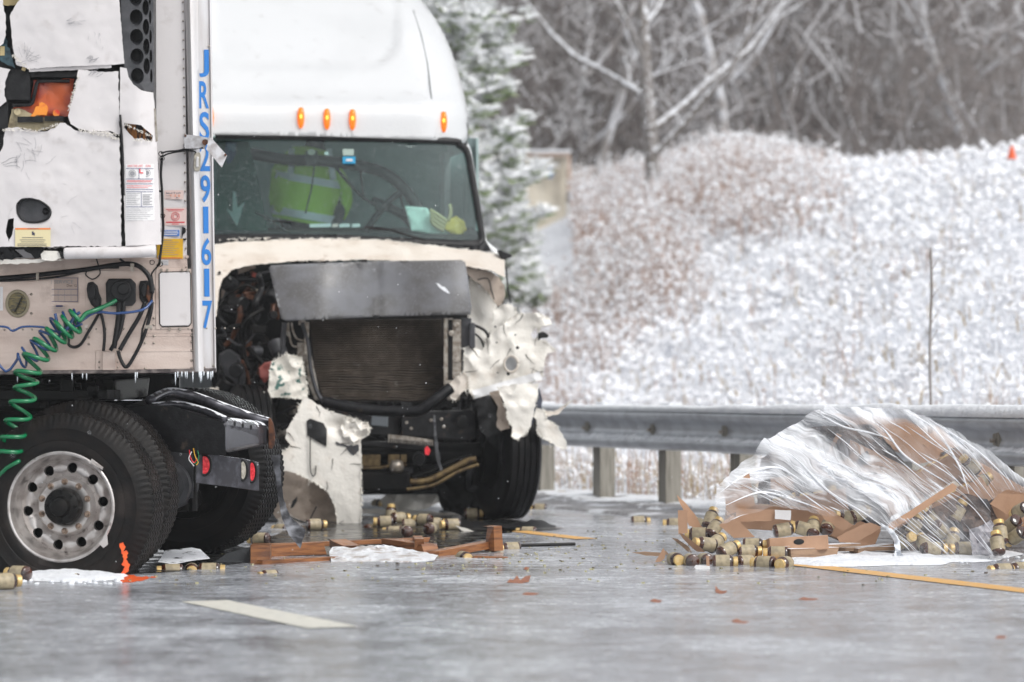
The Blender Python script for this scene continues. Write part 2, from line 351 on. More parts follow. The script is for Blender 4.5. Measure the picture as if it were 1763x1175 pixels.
def puddle(name, pts, mat, z=.004, seedk=0, h=0):
    g = [G(x, y, z) for x, y in pts]; c = sum(g, Vector())/len(g); q = catmull(g+[g[0]], 6)[:-1]; mb = MB()
    q = [p+(p-c).normalized()*.12*fz(p.x*3, p.y*3, seedk) for p in q]; n_ = len(q)
    if not h: mb.add(q, [tuple(range(n_))])
    else:
        rings = []
        for f, hh in ((1, 0), (.93, .45), (.8, .8), (.55, .95), (.28, 1)):
            rings.append([Vector((c.x+(p.x-c.x)*f, c.y+(p.y-c.y)*f, z+hh*h*(.75+.6*fz(p.x*5*f, p.y*5, seedk+2)))) for p in q])
        vs = [v for r_ in rings for v in r_]; fs = [(i*n_+k, i*n_+(k+1)%n_, (i+1)*n_+(k+1)%n_, (i+1)*n_+k) for i in range(4) for k in range(n_)]
        fs.append(tuple(range(4*n_, 5*n_))); mb.add(vs, fs)
    return mb.build(name, mat, smooth='all' if h else False)
tag(puddle('oil_spill', [(470,958),(440,935),(560,895),(640,882),(760,880),(860,893),(960,906),(940,914),(860,918),(840,928),(700,952)], OILM, .004, 4), kind='structure')
tag(puddle('oil_spill', [(-60,978),(-40,940),(160,925),(300,930),(420,945),(440,962),(300,985),(120,990)], OILM, .004, 9), kind='structure')
for i, (pts, h) in enumerate([([(25,1000),(20,992),(90,987),(215,987),(200,998),(120,1003)], .035),
        ([(1330,968),(1360,955),(1560,955),(1640,968),(1560,974),(1420,977)], .035),
        ([(1270,960),(1300,930),(1700,935),(1763,950),(1700,968),(1500,966)], .02),
        ([(600,880),(620,868),(760,868),(740,885)], .03), ([(905,868),(960,850),(1060,862),(1010,872)], .05),
        ([(1080,872),(1140,866),(1180,880),(1110,888)], .04)]):
    tag(puddle('snow_patch', pts, SNOWM, .002, i*3, h), kind='structure')
def verge(s, t): return -.02+.075*sstep(-.5, 0, t)+.05*abs(fz(s*1.6, t*2, 4))*sstep(-.55, -.2, t)-.09*max(0, -fz(s*.9, t*1.4, 12)-.15)-.06*(1-sstep(-.62+.18*fz(s*1.3, 2), -.3+.18*fz(s*1.3, 2), t))
tag(grid_obj('verge_snow', [-50+i*.12 for i in range(640)], [-.85+i*.1 for i in range(20)], verge, SNOWM), kind='structure')
# ================================================================ GUARDRAIL
gr = thing('guardrail', 'galvanised W-beam guardrail on timber posts, topped with snow, at the hill foot', 'guardrail', (*XY(0, 0), 0))
def rail_xy(s): return XY(s, -.18)
prof = [(0, .0), (.015, -.035), (.05, -.055), (.085, -.035), (.1, .0), (.155, .02), (.21, .0), (.225, -.035), (.26, -.055), (.295, -.035), (.31, 0)]
mb = MB(); vs = []; sss = [-20+i*.25 for i in range(140)]
for s_ in sss:
    x, y = rail_xy(s_)
    w = .006*fz(s_*.6, 1)
    for k, (h_, o_) in enumerate(prof):
        ox = 2.4*o_+w; vs.append((x+ox*NXv*.6, y+ox*NYv*.6, .875-h_*1.15+w))
np_ = len(prof); mb.add(vs, [(i*np_+j, (i+1)*np_+j, (i+1)*np_+j+1, i*np_+j+1) for i in range(len(sss)-1) for j in range(np_-1)])
railo = mb.build('rail', STEEL, gr, smooth='all'); sm_ = railo.modifiers.new('solid', 'SOLIDIFY'); sm_.thickness = .004
mb = MB(); vs = []
for i, s_ in enumerate(sss):
    x, y = rail_xy(s_); a = (s_+20)*.9
    h = .028+.02*fz(s_*1.3, 4)+.03*sstep(0, 5, s_)*(1+fz(s_*2, 6)); wd = .05+.02*fz(s_*2, 8)
    for (o_, z_) in ((-.06-wd*.3, .853), (-.075-wd*.3, .875), (-.04, .88+h*.8), (.0, .88+h), (.04, .875+h*.6), (.05, .87)):
        vs.append((x+o_*NXv, y+o_*NYv, z_))
mb.add(vs, [(i*6+j, (i+1)*6+j, (i+1)*6+j+1, i*6+j+1) for i in range(len(sss)-1) for j in range(5)])
mb.build('snow_cap', SNOWM, gr, smooth='all')
for i in range(-6, 9):
    s_ = i*1.5+.03; x, y = XY(s_, 0); rot = Matrix.Rotation(math.atan2(UY, UX)+R(90)+R(random.uniform(-4,4)), 3, 'Z')
    pb = MB(); pb.box((x, y, .38), (.15, .19, 1.05), rot); po = pb.build('post', POSTW, gr, bevel=.006)
    bk = MB(); x2, y2 = XY(s_, -.105); bk.box((x2, y2, .69), (.14, .1, .36), rot); bk.build('spacer_block', POSTW, gr, bevel=.005)
    x3, y3 = XY(s_, .02); sc_ = MB(); sc_.box((x3, y3, .915), (.14,.17,.025), rot); sc_.build('snow_cap', SNOWM, gr, bevel=.012, seg=3)
    bo = MB(); x2, y2 = XY(s_, -.2); bo.box((x2, y2, .69), (.03,.03,.03), rot); bo.build('bolt', BRACK, gr)
for i in range(9):                                    # snow lumps lodged in the rail's valley
    s_ = -6.2+i*1.27+random.uniform(-.4,.4); x, y = XY(s_, -.21); mb = MB()
    for k in range(5):
        q = MB(); w_ = random.uniform(.04,.09)
        mb.lathe([(0,-.5*w_),(.5*w_,-.35*w_),(.6*w_,0),(.5*w_,.3*w_),(0,.4*w_)], Matrix.Translation((x+UX*.06*(k-2), y+UY*.06*(k-2), .60+.01*random.random())) @ Matrix.Rotation(R(-90),4,'X'), 8)
    mb.build('snow_lump', SNOWM, gr, smooth='all')
# ================================================================ HILL VEGETATION
GRASSW = mk('snowed_stems', (.66,.63,.63), .8, col2=(.84,.86,.9), sc=.9, lo=.35, hi=.5)
GRASSB = mk('russet_stems', (.42,.27,.2), .8, col2=(.5,.44,.42), sc=1.2, snow=.35, snz=.5)
SEEDM = mk('snowed_seed_heads', (.92,.93,.96), .85)
TWIG = mk('twigs', (.2,.17,.155), .85, col2=(.3,.27,.255), sc=1.0, snow=.45, snz=.35)
rnd = random.Random(5)
def brushf(s, t):                                      # where the russet brush stands, by screen position
    x, y = XY(s, t); px = CX+F*x/y; py = HY-F*(hill_z(s, t)-H)/y
    v = max(0, 1-math.hypot((px-1290)/200, (py-345)/95))+max(0, 1-math.hypot((px-1110)/130, (py-500)/110))+max(0, 1-math.hypot((px-960)/120, (py-420)/90))*.8+.42*sstep(-40, 160, 1450-px-(py-240)*.85)
    return v+.3*fz(px*.012, py*.02, 4), px, py
def blade(mb, x, y, z, h, w, lean, az):
    dx, dy = math.cos(az)*lean, math.sin(az)*lean; ww = w/2
    mb.add([(x-ww, y, z), (x+ww, y, z), (x+dx*.4+ww*.8, y+dy*.4, z+h*.6), (x+dx*.4-ww*.8, y+dy*.4, z+h*.6), (x+dx, y+dy, z+h*(1-.3*abs(lean)/max(h,.1)))], [(0,1,2,3), (3,2,4)])
def lump(mb, x, y, z, r):
    r *= min(1, y/46)
    a = rnd.random()*6; v = [(x+r*math.cos(a+k*2.1), y+r*math.sin(a+k*2.1), z+r*rnd.uniform(-.2,.2)) for k in range(3)]
    mb.add(v+[(x, y, z+r*rnd.uniform(.6,1.1)), (x, y, z-r*.6)], [(0,1,3),(1,2,3),(2,0,3),(1,0,4),(2,1,4),(0,2,4)])
g1, g2, sd_, g3 = MB(), MB(), MB(), MB()
cnt = 0
while cnt < 40000:
    s_ = rnd.uniform(-40, 14); t = .5+17*rnd.random()**1.15; x, y = XY(s_, t)
    if y < 15: continue
    px = CX+F*x/y
    if px < 720 or px > 1830: continue
    if t > 8.5 and 845 < px < 990: cnt += 1; continue
    z = hill_z(s_, t); bf, px, py = brushf(s_, t); cnt += 1
    if rnd.random() < sstep(.0, .7, bf)*.9:
        h = rnd.uniform(.35, 1.0)*(.6+bf*.5); blade(g2, x, y, z-.05, h, rnd.uniform(.012,.028), rnd.uniform(0,.3)*h, rnd.random()*6.3)
        for k in range(2): lump(sd_ if rnd.random() < .68 else g2, x+rnd.uniform(-.15,.15), y+rnd.uniform(-.15,.15), z+h*rnd.uniform(.5,1), rnd.uniform(.02,.055))
    else:
        h = rnd.uniform(.1,.42); blade(g1 if rnd.random() < .85 else g3, x, y, z-.05, h, rnd.uniform(.012,.035), rnd.uniform(.05,.6)*h, rnd.random()*6.3)
        if rnd.random() < .8: lump(sd_, x+rnd.uniform(-.1,.1), y, z+h*rnd.uniform(.1,.9), rnd.uniform(.025,.1))
for c_ in [(1640,690,.45,26),(1500,700,.3,8),(1430,690,.3,10),(1710,660,.35,8)]:   # tan weed tufts just behind the rail
    for k in range(c_[3]):
        px = c_[0]+rnd.gauss(0, 26); kx = (px-CX)/F; d = (1.3+NXv*P0.x+NYv*P0.y)/(NXv*kx+NYv); x = (px-CX)/F*d; s_, t = ST(x, d); z = hill_z(s_, t); h = rnd.uniform(.5,1)*1.5*c_[2]+.25
        blade(g3, x, d+rnd.uniform(-.3,.5), z, h, .008, rnd.uniform(0,.2), rnd.random()*6.3)
        for q in range(6): lump(g3, x+rnd.gauss(0,.05), d, z+h*rnd.uniform(.55,1), .018)
for k in range(3400):                                   # dead weeds below the rail between the posts
    s_ = rnd.uniform(-12, 5); t = rnd.uniform(.35, 1.4); x, y = XY(s_, t); z = hill_z(s_, t)
    blade(g2 if rnd.random() < .5 else g3, x, y, z, rnd.uniform(.2,.65), rnd.uniform(.005,.012), rnd.uniform(0,.25), rnd.random()*6.3)
    if rnd.random() < .5: lump(sd_, x, y, z+rnd.uniform(0,.35), rnd.uniform(.02,.06))
TANW = mk('tan_weeds', (.4,.3,.17), .8, col2=(.62,.56,.48), sc=3)
tag(g1.build('snowy_grass', GRASSW), 'pale snow-covered grass stems over the whole hillside', 'grass', kind='stuff')
tag(g2.build('russet_brush', GRASSB), 'russet brown brush and weeds with snow on the slope', 'brush', kind='stuff')
tag(sd_.build('snowy_seed_heads', SEEDM), 'small clumps of snow caught on the weeds of the slope', 'snow clumps', kind='stuff')
tag(g3.build('tan_weeds', TANW), 'dry tan weeds standing above the snow behind the guardrail', 'weeds', kind='stuff')
# ================================================================ TREES
BARK = mk('snowed_bark', (.17,.15,.135), .9, col2=(.27,.25,.24), sc=3, snow=.3, snz=.6, bump=.01, bsc=12)
BARKW = mk('snow_plastered_bark', (.3,.28,.27), .9, col2=(.62,.63,.66), sc=2.5, lo=.42, hi=.6, bump=.01, bsc=12)
def limb(mb, tw, p, dr, L_, r, dep, rn, up=.12):
    pts = [Vector(p)]; d_ = Vector(dr).normalized(); k = 6
    for i in range(k):
        d_ = (d_+Vector((rn.gauss(0,.16), rn.gauss(0,.16), rn.gauss(0,.1)+up*.3))).normalized(); pts.append(pts[-1]+d_*L_/k)
    rs = [r*(1-.62*i/k) for i in range(k+1)]
    (mb if dep < 2 else tw).tube(pts, rs, 6 if dep < 2 else 3, cap=False)
    if dep >= 3: return
    nb = [6, 5, 5][dep]
    for j in range(nb):
        i = rn.randint(2 if dep == 0 else 1, k); a = rn.random()*6.28; e = rn.uniform(.1,.9)
        nd = (d_*.5+Vector((math.cos(a), math.sin(a)*.8, e*.8))).normalized()
        limb(mb, tw, pts[i], nd, L_*rn.uniform(.38,.6), rs[i]*rn.uniform(.3,.48), dep+1, rn, up)
def make_tree(seedk, h, r, barkm, lean=(0,0)):
    rn = random.Random(seedk); root = thing('bare_tree', 'x', 'tree', (0,0,0)); a, tw = MB(), MB()
    limb(a, tw, (0,0,-.3), (lean[0], lean[1], 1), h, r, 0, rn, .25)
    for q in range(3):
        an = rn.random()*6.28; limb(a, tw, (0,0,h*rn.uniform(.1,.3)), (math.cos(an), math.sin(an), .9), h*.45, r*.5, 1, rn)
    a.build('trunk', barkm, root, smooth='all'); tw.build('crown', TWIG, root); return root
protos = [make_tree(11, 9, .15, BARK, (.15,0)), make_tree(12, 11, .11, BARKW, (.05,0)), make_tree(13, 8, .09, BARK, (-.2,.1)), make_tree(17, 10, .095, BARKW, (-.1,0)), make_tree(23, 7, .07, BARK, (.25,0))]
tree_spots = [  # px, distance, proto, rotation, scale, label
    (1128, 58, 0, 10, 1.0, 'dark leaning trunk with snowy limbs standing closest above the russet brush'),
    (1255, 66, 1, 70, 1.05, 'pale forked tree plastered with snow right of the dark leaning trunk'),
    (1010, 64, 3, 140, 1.0, 'snow-plastered slim tree left of the dark leaning trunk'),
    (960, 70, 2, 200, 1.1, 'crooked bare tree rising just right of the container'),
    (1075, 78, 4, 30, 1.4, 'thin dark tree between the slim pale tree and the dark leaning trunk'),
    (1335, 72, 1, 250, 1.1, 'straight pale-barked tree above the right end of the russet brush'),
    (1400, 76, 3, 300, 1.2, 'pale tree with drooping limbs right of the straight pale-barked one'),
    (1470, 82, 2, 90, 1.3, 'dark spreading tree in the middle of the right-hand woods'),
    (1545, 74, 4, 160, 1.5, 'thin leaning tree over the middle of the bare hilltop'),
    (1610, 84, 0, 220, 1.1, 'thick dark tree well back behind the hilltop weeds'),
    (1690, 70, 3, 20, 1.2, 'snowy tree with long bright limbs near the right edge of the woods'),
    (1760, 78, 1, 110, 1.2, 'rightmost tree of the woods, cut by the picture edge'),
    (880, 82, 0, 60, 1.2, 'tall dark tree showing over the top of the snowy conifer'),
    (1180, 88, 2, 330, 1.6, 'far bare tree seen between the dark leaning trunk and the pale forked tree')]
used = set()
for (px, d, k, rz, scl, lab) in tree_spots:
    x = (px-CX)/F*d; s_, t = ST(x, d); o = protos[k] if k not in used else copy_thing(protos[k]); used.add(k)
    o.location = (x, d, hill_z(s_, t)); o.rotation_euler = (0, 0, R(rz)); o.scale = (scl,)*3; o['label'] = lab; o['group'] = 'bare trees on top of the hill'
# dense woods behind
wd1, wd2 = MB(), MB(); rn = random.Random(77)
for k in range(3400):
    d = rn.uniform(84, 125); px = rn.uniform(640, 1900); x = (px-CX)/F*d; s_, t = ST(x, d); z = hill_z(s_, min(t, 60))
    r = rn.choice([.02,.03,.04,.06,.12]); an = rn.random()*6.28; ln = rn.uniform(.0,.5); h = rn.uniform(4, 14); z0 = z+(rn.uniform(0,7) if rn.random() < .75 else 0)
    p = [Vector((x, d, z0))]; dv = Vector((math.cos(an)*ln*2, math.sin(an)*ln, 1)).normalized()
    for q in range(3): dv = (dv+Vector((rn.gauss(0,.15),0,0))).normalized(); p.append(p[-1]+dv*h/3)
    (wd1 if rn.random() < .7 else wd2).tube(p, [r, r*.8, r*.6, r*.3], 4, cap=False)
FARW = mk('far_woods_brown', (.11,.092,.085), .9, col2=(.2,.175,.165), sc=.25, snow=.5, snz=.4)
FARG = mk('far_woods_grey', (.27,.255,.25), .9, col2=(.55,.55,.57), sc=.4, lo=.4, hi=.7)
tag(wd1.build('distant_woods', FARW), 'dense grey brown mass of bare woods closing the view behind the hill', 'woods', kind='stuff')
tag(wd2.build('frosted_woods', FARG), 'frosted grey stems mixed through the distant woods', 'woods', kind='stuff')
# undergrowth: fine tangles
ug = MB(); ugs = MB()
for k in range(34000):
    d = rn.uniform(66, 120); px = rn.uniform(700, 1850); x = (px-CX)/F*d; s_, t = ST(x, d); z = hill_z(s_, min(t, 60)); hh = rn.random()**1.2*9
    an = rn.gauss(0,.45); L_ = rn.uniform(.4,1.6); w = rn.uniform(.01,.035); c = Vector((x, d, z+hh)); v = Vector((math.sin(an*1.5), rn.uniform(-.3,.3), math.cos(an*1.5)))*L_/2
    q = Vector((v.z, 0, -v.x)).normalized()*w; (ug if rn.random() < .8 else ugs).add([c-v-q, c-v+q, c+v+q*.4, c+v-q*.4], [(0,1,2,3)])
for k in range(1500):
    d = rn.uniform(60, 85); cxx, cyy, sx, sy = rn.choice([(1130,55,60,45),(900,30,50,40),(1060,20,60,30),(1250,130,40,60),(1500,30,120,30),(1730,30,40,40),(985,150,40,60),(1180,190,30,40)])
    px = rn.gauss(cxx, sx); py = rn.gauss(cyy, sy); p = P(px, py, d); an = rn.uniform(-1.3,1.3); v = Vector((math.cos(an), 0, math.sin(an)))*rn.uniform(.05,.22); q = Vector((-v.z, 0, v.x)).normalized()*rn.uniform(.01,.035)
    ugs.add([p-v-q*.4, p+v-q*.4, p+v+q, p-v+q], [(0,1,2,3)])
tag(ug.build('woodland_twigs', FARW), 'tangle of fine brown twigs filling the woods', 'twigs', kind='stuff')
tag(ugs.build('snowy_twigs', FARG), 'snow-lined fine twigs filling the woods', 'twigs', kind='stuff')
# conifer
NEED = mk('needles_green', (.2,.27,.12), .8, col2=(.34,.4,.22), sc=4)
NEEDS = mk('needles_snowed', (.93,.94,.95), .8, col2=(.6,.66,.54), sc=9, lo=.62, hi=.74)
def conifer(px, d, zb, h, lab, w=1.0, seedk=3):
    rn = random.Random(seedk); x = (px-CX)/F*d; root = thing('pine_tree', lab, 'tree', (x, d, zb)); o = Vector((x, d, zb))
    tk = MB(); tk.tube([o, o+Vector((0,0,h*.5)), o+Vector((0,0,h))], [.14,.09,.02], 8); tk.build('trunk', BARK, root, smooth='all')
    cg, cs = MB(), MB()
    for k in range(190):
        f = rn.random()**.9; z = h*(.04+.94*f); L_ = (1-f*.8)*2.0*w*rn.uniform(.7,1.1); a = rn.random()*6.28
        dv = Vector((math.cos(a), math.sin(a), rn.uniform(.0,.35)))
        for q in range(28):
            u = rn.uniform(.2,1)**.55; c = o+Vector((0,0,z))+dv*L_*u+Vector((rn.gauss(0,.09),rn.gauss(0,.09),.18*u*u+rn.gauss(0,.05)))
            for (m_, off, sz) in ((cg, -.03, .12), (cs, .04, .15), (cs, .07, .15)):
                if m_ is cg and rn.random() < .25: continue
                for w_ in range(2):
                    b_ = rn.random()*6.28; t1 = Vector((math.cos(b_)+dv.x*.8, math.sin(b_)+dv.y*.8, rn.uniform(-.1,.5))).normalized()*sz; t2 = Vector((-t1.y*.7, t1.x*.7, rn.choice((-1,1))*sz*rn.uniform(.4,.9)))*rn.uniform(.35,.6)
                    cc = c+Vector((0,0,off)); m_.add([cc-t1*.4-t2*.5, cc-t1*.4+t2*.5, cc+t1+t2*.2, cc+t1-t2*.2], [(0,1,2,3)])
    cr_ = cg.build('crown', NEED, root); cs.build('snow_load', NEEDS, cr_)
conifer(790, 47, 1.9, 8.5, 'snow-laden green conifer rising right behind the white cab', .72, 3)
conifer(690, 52, 2.0, 9.5, 'taller snow-laden conifer mostly hidden by the cab roof', 1.0, 9)
conifer(858, 50, 2.0, 1.9, 'small snowy evergreen shrub in front of the beige container', .36, 5)
# beige container
ct = thing('container', 'beige container with orange top rail behind the small evergreen', 'container', P(917, 420, 62))
mb = MB(); mb.hexa([P(905,272,62),P(905,450,62),P(975,450,62.3),P(975,268,62.3)], [P(905,272,68),P(905,450,68),P(975,450,68),P(975,268,68)]); mb.build('body', mk('beige_metal', (.62,.57,.47), .5, col2=(.5,.45,.36), sc=2), ct)
mb = MB(); mb.hexa([P(820,292,62.4),P(820,450,62.4),P(904,450,62.1),P(904,274,62.1)], [P(820,292,64),P(820,450,64),P(904,450,64),P(904,274,64)]); mb.build('side_wall', mk('pale_metal', (.66,.66,.62), .5), ct)
mb = MB(); mb.rect(900, 264, 982, 270, 61.95, .1); mb.rect(977, 270, 983, 330, 61.95, .1); mb.build('frame', mk('orange_frame', (.6,.45,.36), .5), ct)
mb = MB(); mb.prism([(938,300),(941,292),(950,290),(955,296),(950,303),(953,306),(936,306)], 61.96, .03); mb.build('emblem', BLUEC, ct)
mb = MB(); mb.rect(898, 258, 984, 263, 61.9, 1.5); mb.build('snow_cap', SNOWM, ct)
cn = MB(); cn.lathe([(.07,-.05),(.02,.13),(0,.14)], Matrix.Translation(P(1742,268,44)) @ Matrix.Rotation(R(90),4,'X'), 12)
tag(cn.build('traffic_cone', PAINTO), 'tiny orange cone standing at the far right on the hilltop', 'cone')
wl = MB(); wl.ptube([(1603,712),(1601,600),(1604,500),(1602,425)], 27.5, [.012]*18+[.004], 5); 
for yy in (640,590,560,520,470): wl.ptube([(1602,yy),(1602+random.choice([-12,12]),yy-22)], 27.5, .004, 4, 1)
tag(wl.build('dead_stalk', TWIG), 'single tall dead stalk standing on the white slope above the pallet heap', 'plant')
# ================================================================ WHEELS
def notch(prof_tread):
    return prof_tread
def wheel(parent, cx, cz_px, d, yaw, flat=0, r=.53, w=.27, rim=True, dual=False, label=None, fn_extra=None, rib=False, lit=False):
    """Wheel whose outer face looks towards the camera (local -Y); centre given at the outer sidewall."""
    c = P(cx, cz_px, d); M = Matrix.Translation(c) @ Matrix.Rotation(R(yaw), 4, 'Z')
    zc = c.z; N = 360 if not rib else 120
    wr = thing_part(parent, 'wheel', c)
    prof = [(.298,.035),(.30,.012),(.315,-.004),(.345,-.012),(.375,-.006),(.378,-.009),(.40,-.012),(.44,-.012),(.445,-.015),(.452,-.012),(.475,-.002),(.50,.012),(.517,.022)]
    gro = [.06,.11,.16,.21]; tr = [(.53,.03)]
    h = .03
    for g_ in gro:
        tr += [(.53,g_-.008),(.515,g_-.006),(.515,g_+.006),(.53,g_+.008)]
    tr += [(.53,w-.03),(.517,w-.022),(.50,w-.012),(.45,w+.01),(.38,w+.01),(.30,w-.02),(.295,w-.04)]
    allp = prof+tr; k0 = len(prof)
    def fn(r_, h_, i, k):
        rr_, hh = r_*r/.53, h_
        if k0 <= i < len(allp)-6:
            if not rib: hh += (.004 if (k//2) % 2 else -.004)
            if not rib and r_ > .525 and (k % 4 == 0): rr_ -= .006
        if i in (k0-1, k0-2, k0) and not rib: rr_ -= (.007 if k % 4 < 2 else 0)
        a = 2*math.pi*k/N
        if rr_ > .33*r/.53:
            z_ = rr_*math.sin(a); lim = -(zc-.004)
            if z_ < lim:                                # resting (flat) part of the tyre bulges outwards
                sc_ = lim/z_; bul = (1-sc_)*.35; rr_ = rr_*sc_
                hh += -bul*.4 if hh < .1 else bul*.25
            elif flat and z_ < lim*.55 and hh < .02: hh -= .012*flat*sstep(lim*.55, lim, z_)
        return rr_, hh
    mb = MB(); mb.lathe(allp, M, N, fn=fn); ty = mb.build('tyre', TYREW if (rib or not (rim or lit)) else TYRE, wr, smooth='edge')
    if not rim:
        q = MB(); q.lathe([(0,.12),(.2,.12),(.26,.08),(.30,.03),(.30,w-.03),(.2,w-.1),(0,w-.1)], M, 40); q.build('hub', GREASE, wr, smooth='edge'); return wr, M
    mb = MB()
    mb.lathe([(.302,.03),(.31,.008),(.315,-.004),(.308,-.008),(.298,-.004),(.292,.012),(.286,.02),(.28,.04),(.272,.075),(.262,.10)], M, 96)
    # disc with ten round hand holes
    ri, ro, hf = .172, .262, lambda q: .10-.028*math.sin(math.pi*(q-.172)/.09)+(.262-q)*.12
    nh = 10; rc = .222; hr = .029
    for k in range(nh):
        a0 = 2*math.pi*(k+.2)/nh; K = 20; inn, out, inb = [], [], []
        for q in range(K):
            t = 2*math.pi*q/K; du, dv = math.cos(t), math.sin(t)
            rr_ = rc+hr*du; aa = a0+hr*dv/rc; inn.append(M @ Vector((rr_*math.cos(aa), hf(rr_), rr_*math.sin(aa)))); inb.append(M @ Vector((rr_*math.cos(aa), hf(rr_)+.03, rr_*math.sin(aa))))
            hu = ((ro-rc) if du > 0 else (rc-ri)); hv = math.pi/nh*rc; sc_ = min(hu/abs(du) if abs(du) > 1e-6 else 9, hv/abs(dv) if abs(dv) > 1e-6 else 9)
            rr_ = rc+sc_*du; aa = a0+sc_*dv/rc; out.append(M @ Vector((rr_*math.cos(aa), hf(rr_), rr_*math.sin(aa))))
        fs = [(q, (q+1) % K, K+(q+1) % K, K+q) for q in range(K)]+[(2*K+q, 2*K+(q+1) % K, (q+1) % K, q) for q in range(K)]
        # corner fill
        mb.add(inn+out+inb, fs)
        for sg in (1, -1):
            for rr0 in (ri, ro):
                aa = a0+sg*math.pi/nh; cpt = M @ Vector((rr0*math.cos(aa), hf(rr0), rr0*math.sin(aa)))
                idx = sorted(range(K), key=lambda q: (out[q]-cpt).length)[:2]
                mb.add([cpt, out[idx[0]], out[idx[1]]], [(0,1,2)])
    mb.lathe([(.172,hf(.172)),(.165,.10),(.155,.075),(.15,.07),(.115,.07),(.105,.075),(.10,.075)], M, 64)
    rm = mb.build('rim', RIMM, wr, smooth='edge')
    for k in range(10):
        a = 2*math.pi*(k+.5)/10; mn = MB(); Mk = M @ Matrix.Translation((.14*math.cos(a), .07, .14*math.sin(a)))
        mn.lathe([(.019,0),(.019,-.004),(0.014,-.006)], Mk, 14); mn.lathe([(.0135,-.004),(.0135,-.02),(.011,-.024),(.007,-.024),(.007,-.034),(0,-.035)], Mk, 6)
        mn.build('lug_nut', NUTM, rm)
    mb = MB(); mb.lathe([(.108,.075),(.106,.03),(.10,.005),(.085,-.005),(.06,-.012),(.055,-.03),(.05,-.045),(.04,-.05),(0,-.05)], M, 40)
    for k in range(8):
        a = 2*math.pi*k/8; mb.lathe([(.01,0),(.01,-.01),(0,-.01)], M @ Matrix.Translation((.085*math.cos(a), -.003, .085*math.sin(a))), 6)
    mb.build('hub', GREASE, wr, smooth='edge')
    return wr, M
def thing_part(parent, name, c):
    # an Empty part that groups the pieces of one wheel under its vehicle
    o = bpy.data.objects.new(name, None); COL.objects.link(o); o.empty_display_size = .1; o.parent = parent
    o.location = c-ORG[parent.name]; ORG[o.name] = Vector(c); return o
# ================================================================ FRONT VEHICLE: jackknifed tractor rear
TR = thing('truck_tractor', 'jackknifed black tractor chassis with flat dual tyre under the reefer trailer nose', 'truck', G(200, 990))
YW = -9
w1, M1 = wheel(TR, 105, 873, 17.7, YW, flat=1, w=.29)
# bent rim lip pieces and orange paint mark are pieces of the near wheel
mb = MB(); mb.prism([(152,800),(158,790),(178,805),(176,810),(160,797)], 17.62, .03); mb.build('bent_lip', RIMM, w1, bevel=.002)
mb = MB(); mb.prism([(176,930),(184,915),(186,938),(178,944),(170,936)], 17.62, .02); mb.build('bent_lip', RIMM, w1, bevel=.002)
mb = MB()
mb.sheet([(206,936),(212,934),(217,942),(221,953),(217,963),(224,972),(222,982),(213,990),(207,993),(212,983),(215,976),(209,972),(213,962),(209,950)], lambda x, y: 17.625+(x-210)*.0004, 3, 1.4, th=.012, seed=5)
mb.build('paint_mark', PAINTO, w1)
iy = .31; ax = Matrix.Rotation(R(YW), 3, 'Z') @ Vector((0, 1, 0))
c1 = P(105, 873, 17.7); c2 = c1+ax*.33; s2 = F/c2.y
wheel(TR, CX+c2.x*s2+2, HY-(c2.z+.07-H)*s2, c2.y, YW, rim=False, lit=True)
# far duals
wheel(TR, 318, 812, 19.75, -14, r=.53, rim=False)
wheel(TR, 334, 812, 20.1, -14, r=.53, rim=False)
def TD(off=0): return lambda x, y: 18.35+off-(x-270)*.0007
mb = MB(); mb.prism([(120,720),(150,705),(215,702),(258,697),(300,700),(345,716),(382,726),(388,735),(388,785),(330,782),(240,772),(120,772)], TD(), .02)
mb.prism([(215,700),(262,683),(300,686),(350,700),(386,718),(383,727),(345,717),(300,703),(258,700)], lambda x, y: 18.35-(x-270)*.0007+(725-y)*.012, .02)
mb.build('frame_rail', FRAME, TR, bevel=.008)
# swept rear crossmember with slot
mb = MB(); fr = [(385,716),(388,790),(470,776),(470,722)]
mb.hexa([P(384,722,18.27),P(388,783,18.27),P(462,768,19.1),P(462,734,19.1)], [P(384,716,18.5),P(388,778,18.5),P(462,765,19.35),P(462,724,19.35)])
mb.build('rear_crossmember', FRAMES, TR, bevel=.03, seg=3)
mb = MB(); mb.prism([(462,720),(466,720),(471,730),(474,745),(473,766),(468,774),(462,772)], 19.05, .06); mb.build('end_cap', RUSTY, TR, bevel=.005)
mb = MB()
mb.tube(catmull([P(258,690,18.5),P(290,676,18.9),P(330,682,19.0),P(380,700,19.0),P(430,718,19.1),P(464,728,19.15)], 6), .03, 8)
mb.tube(catmull([P(262,700,18.42),P(305,697,18.45),P(350,707,18.4),P(388,723,18.3)], 6), .022, 8)
mb.build('frame_flange', FRAMES, TR, smooth='all')
for k in range(3):
    mb = MB(); mb.disc(404+k*14, 730+k*3, 2.2, 4.5, 18.42+.14*k-.05, .01, 12); mb.build('bolt_hole', BLACK, TR)
PL = lambda x, y: 18.32+(x-340)*.004
mb = MB(); mb.prism([(337,832),(339,790),(346,780),(420,790),(446,797),(446,846),(390,838)], PL, .012); lp = mb.build('light_bracket', FRAMES, TR, bevel=.004)
for (x, y, rx, ry, m_, nm) in ((352,801,10,16,REDL,'tail_light'),(418.5,810,6,16,PALEL,'reverse_light'),(434,812.5,6,16.5,REDL,'tail_light')):
    q = MB(); q.disc(x, y, rx, ry, PL(x, y)-.012, .02); lo = q.build(nm, m_, TR, bevel=.005)
    q = MB(); q.ring(x, y, rx+1.5, ry+1.5, PL(x, y)-.008, .009); q.build('rubber_ring', BLACK, lo, smooth='all')
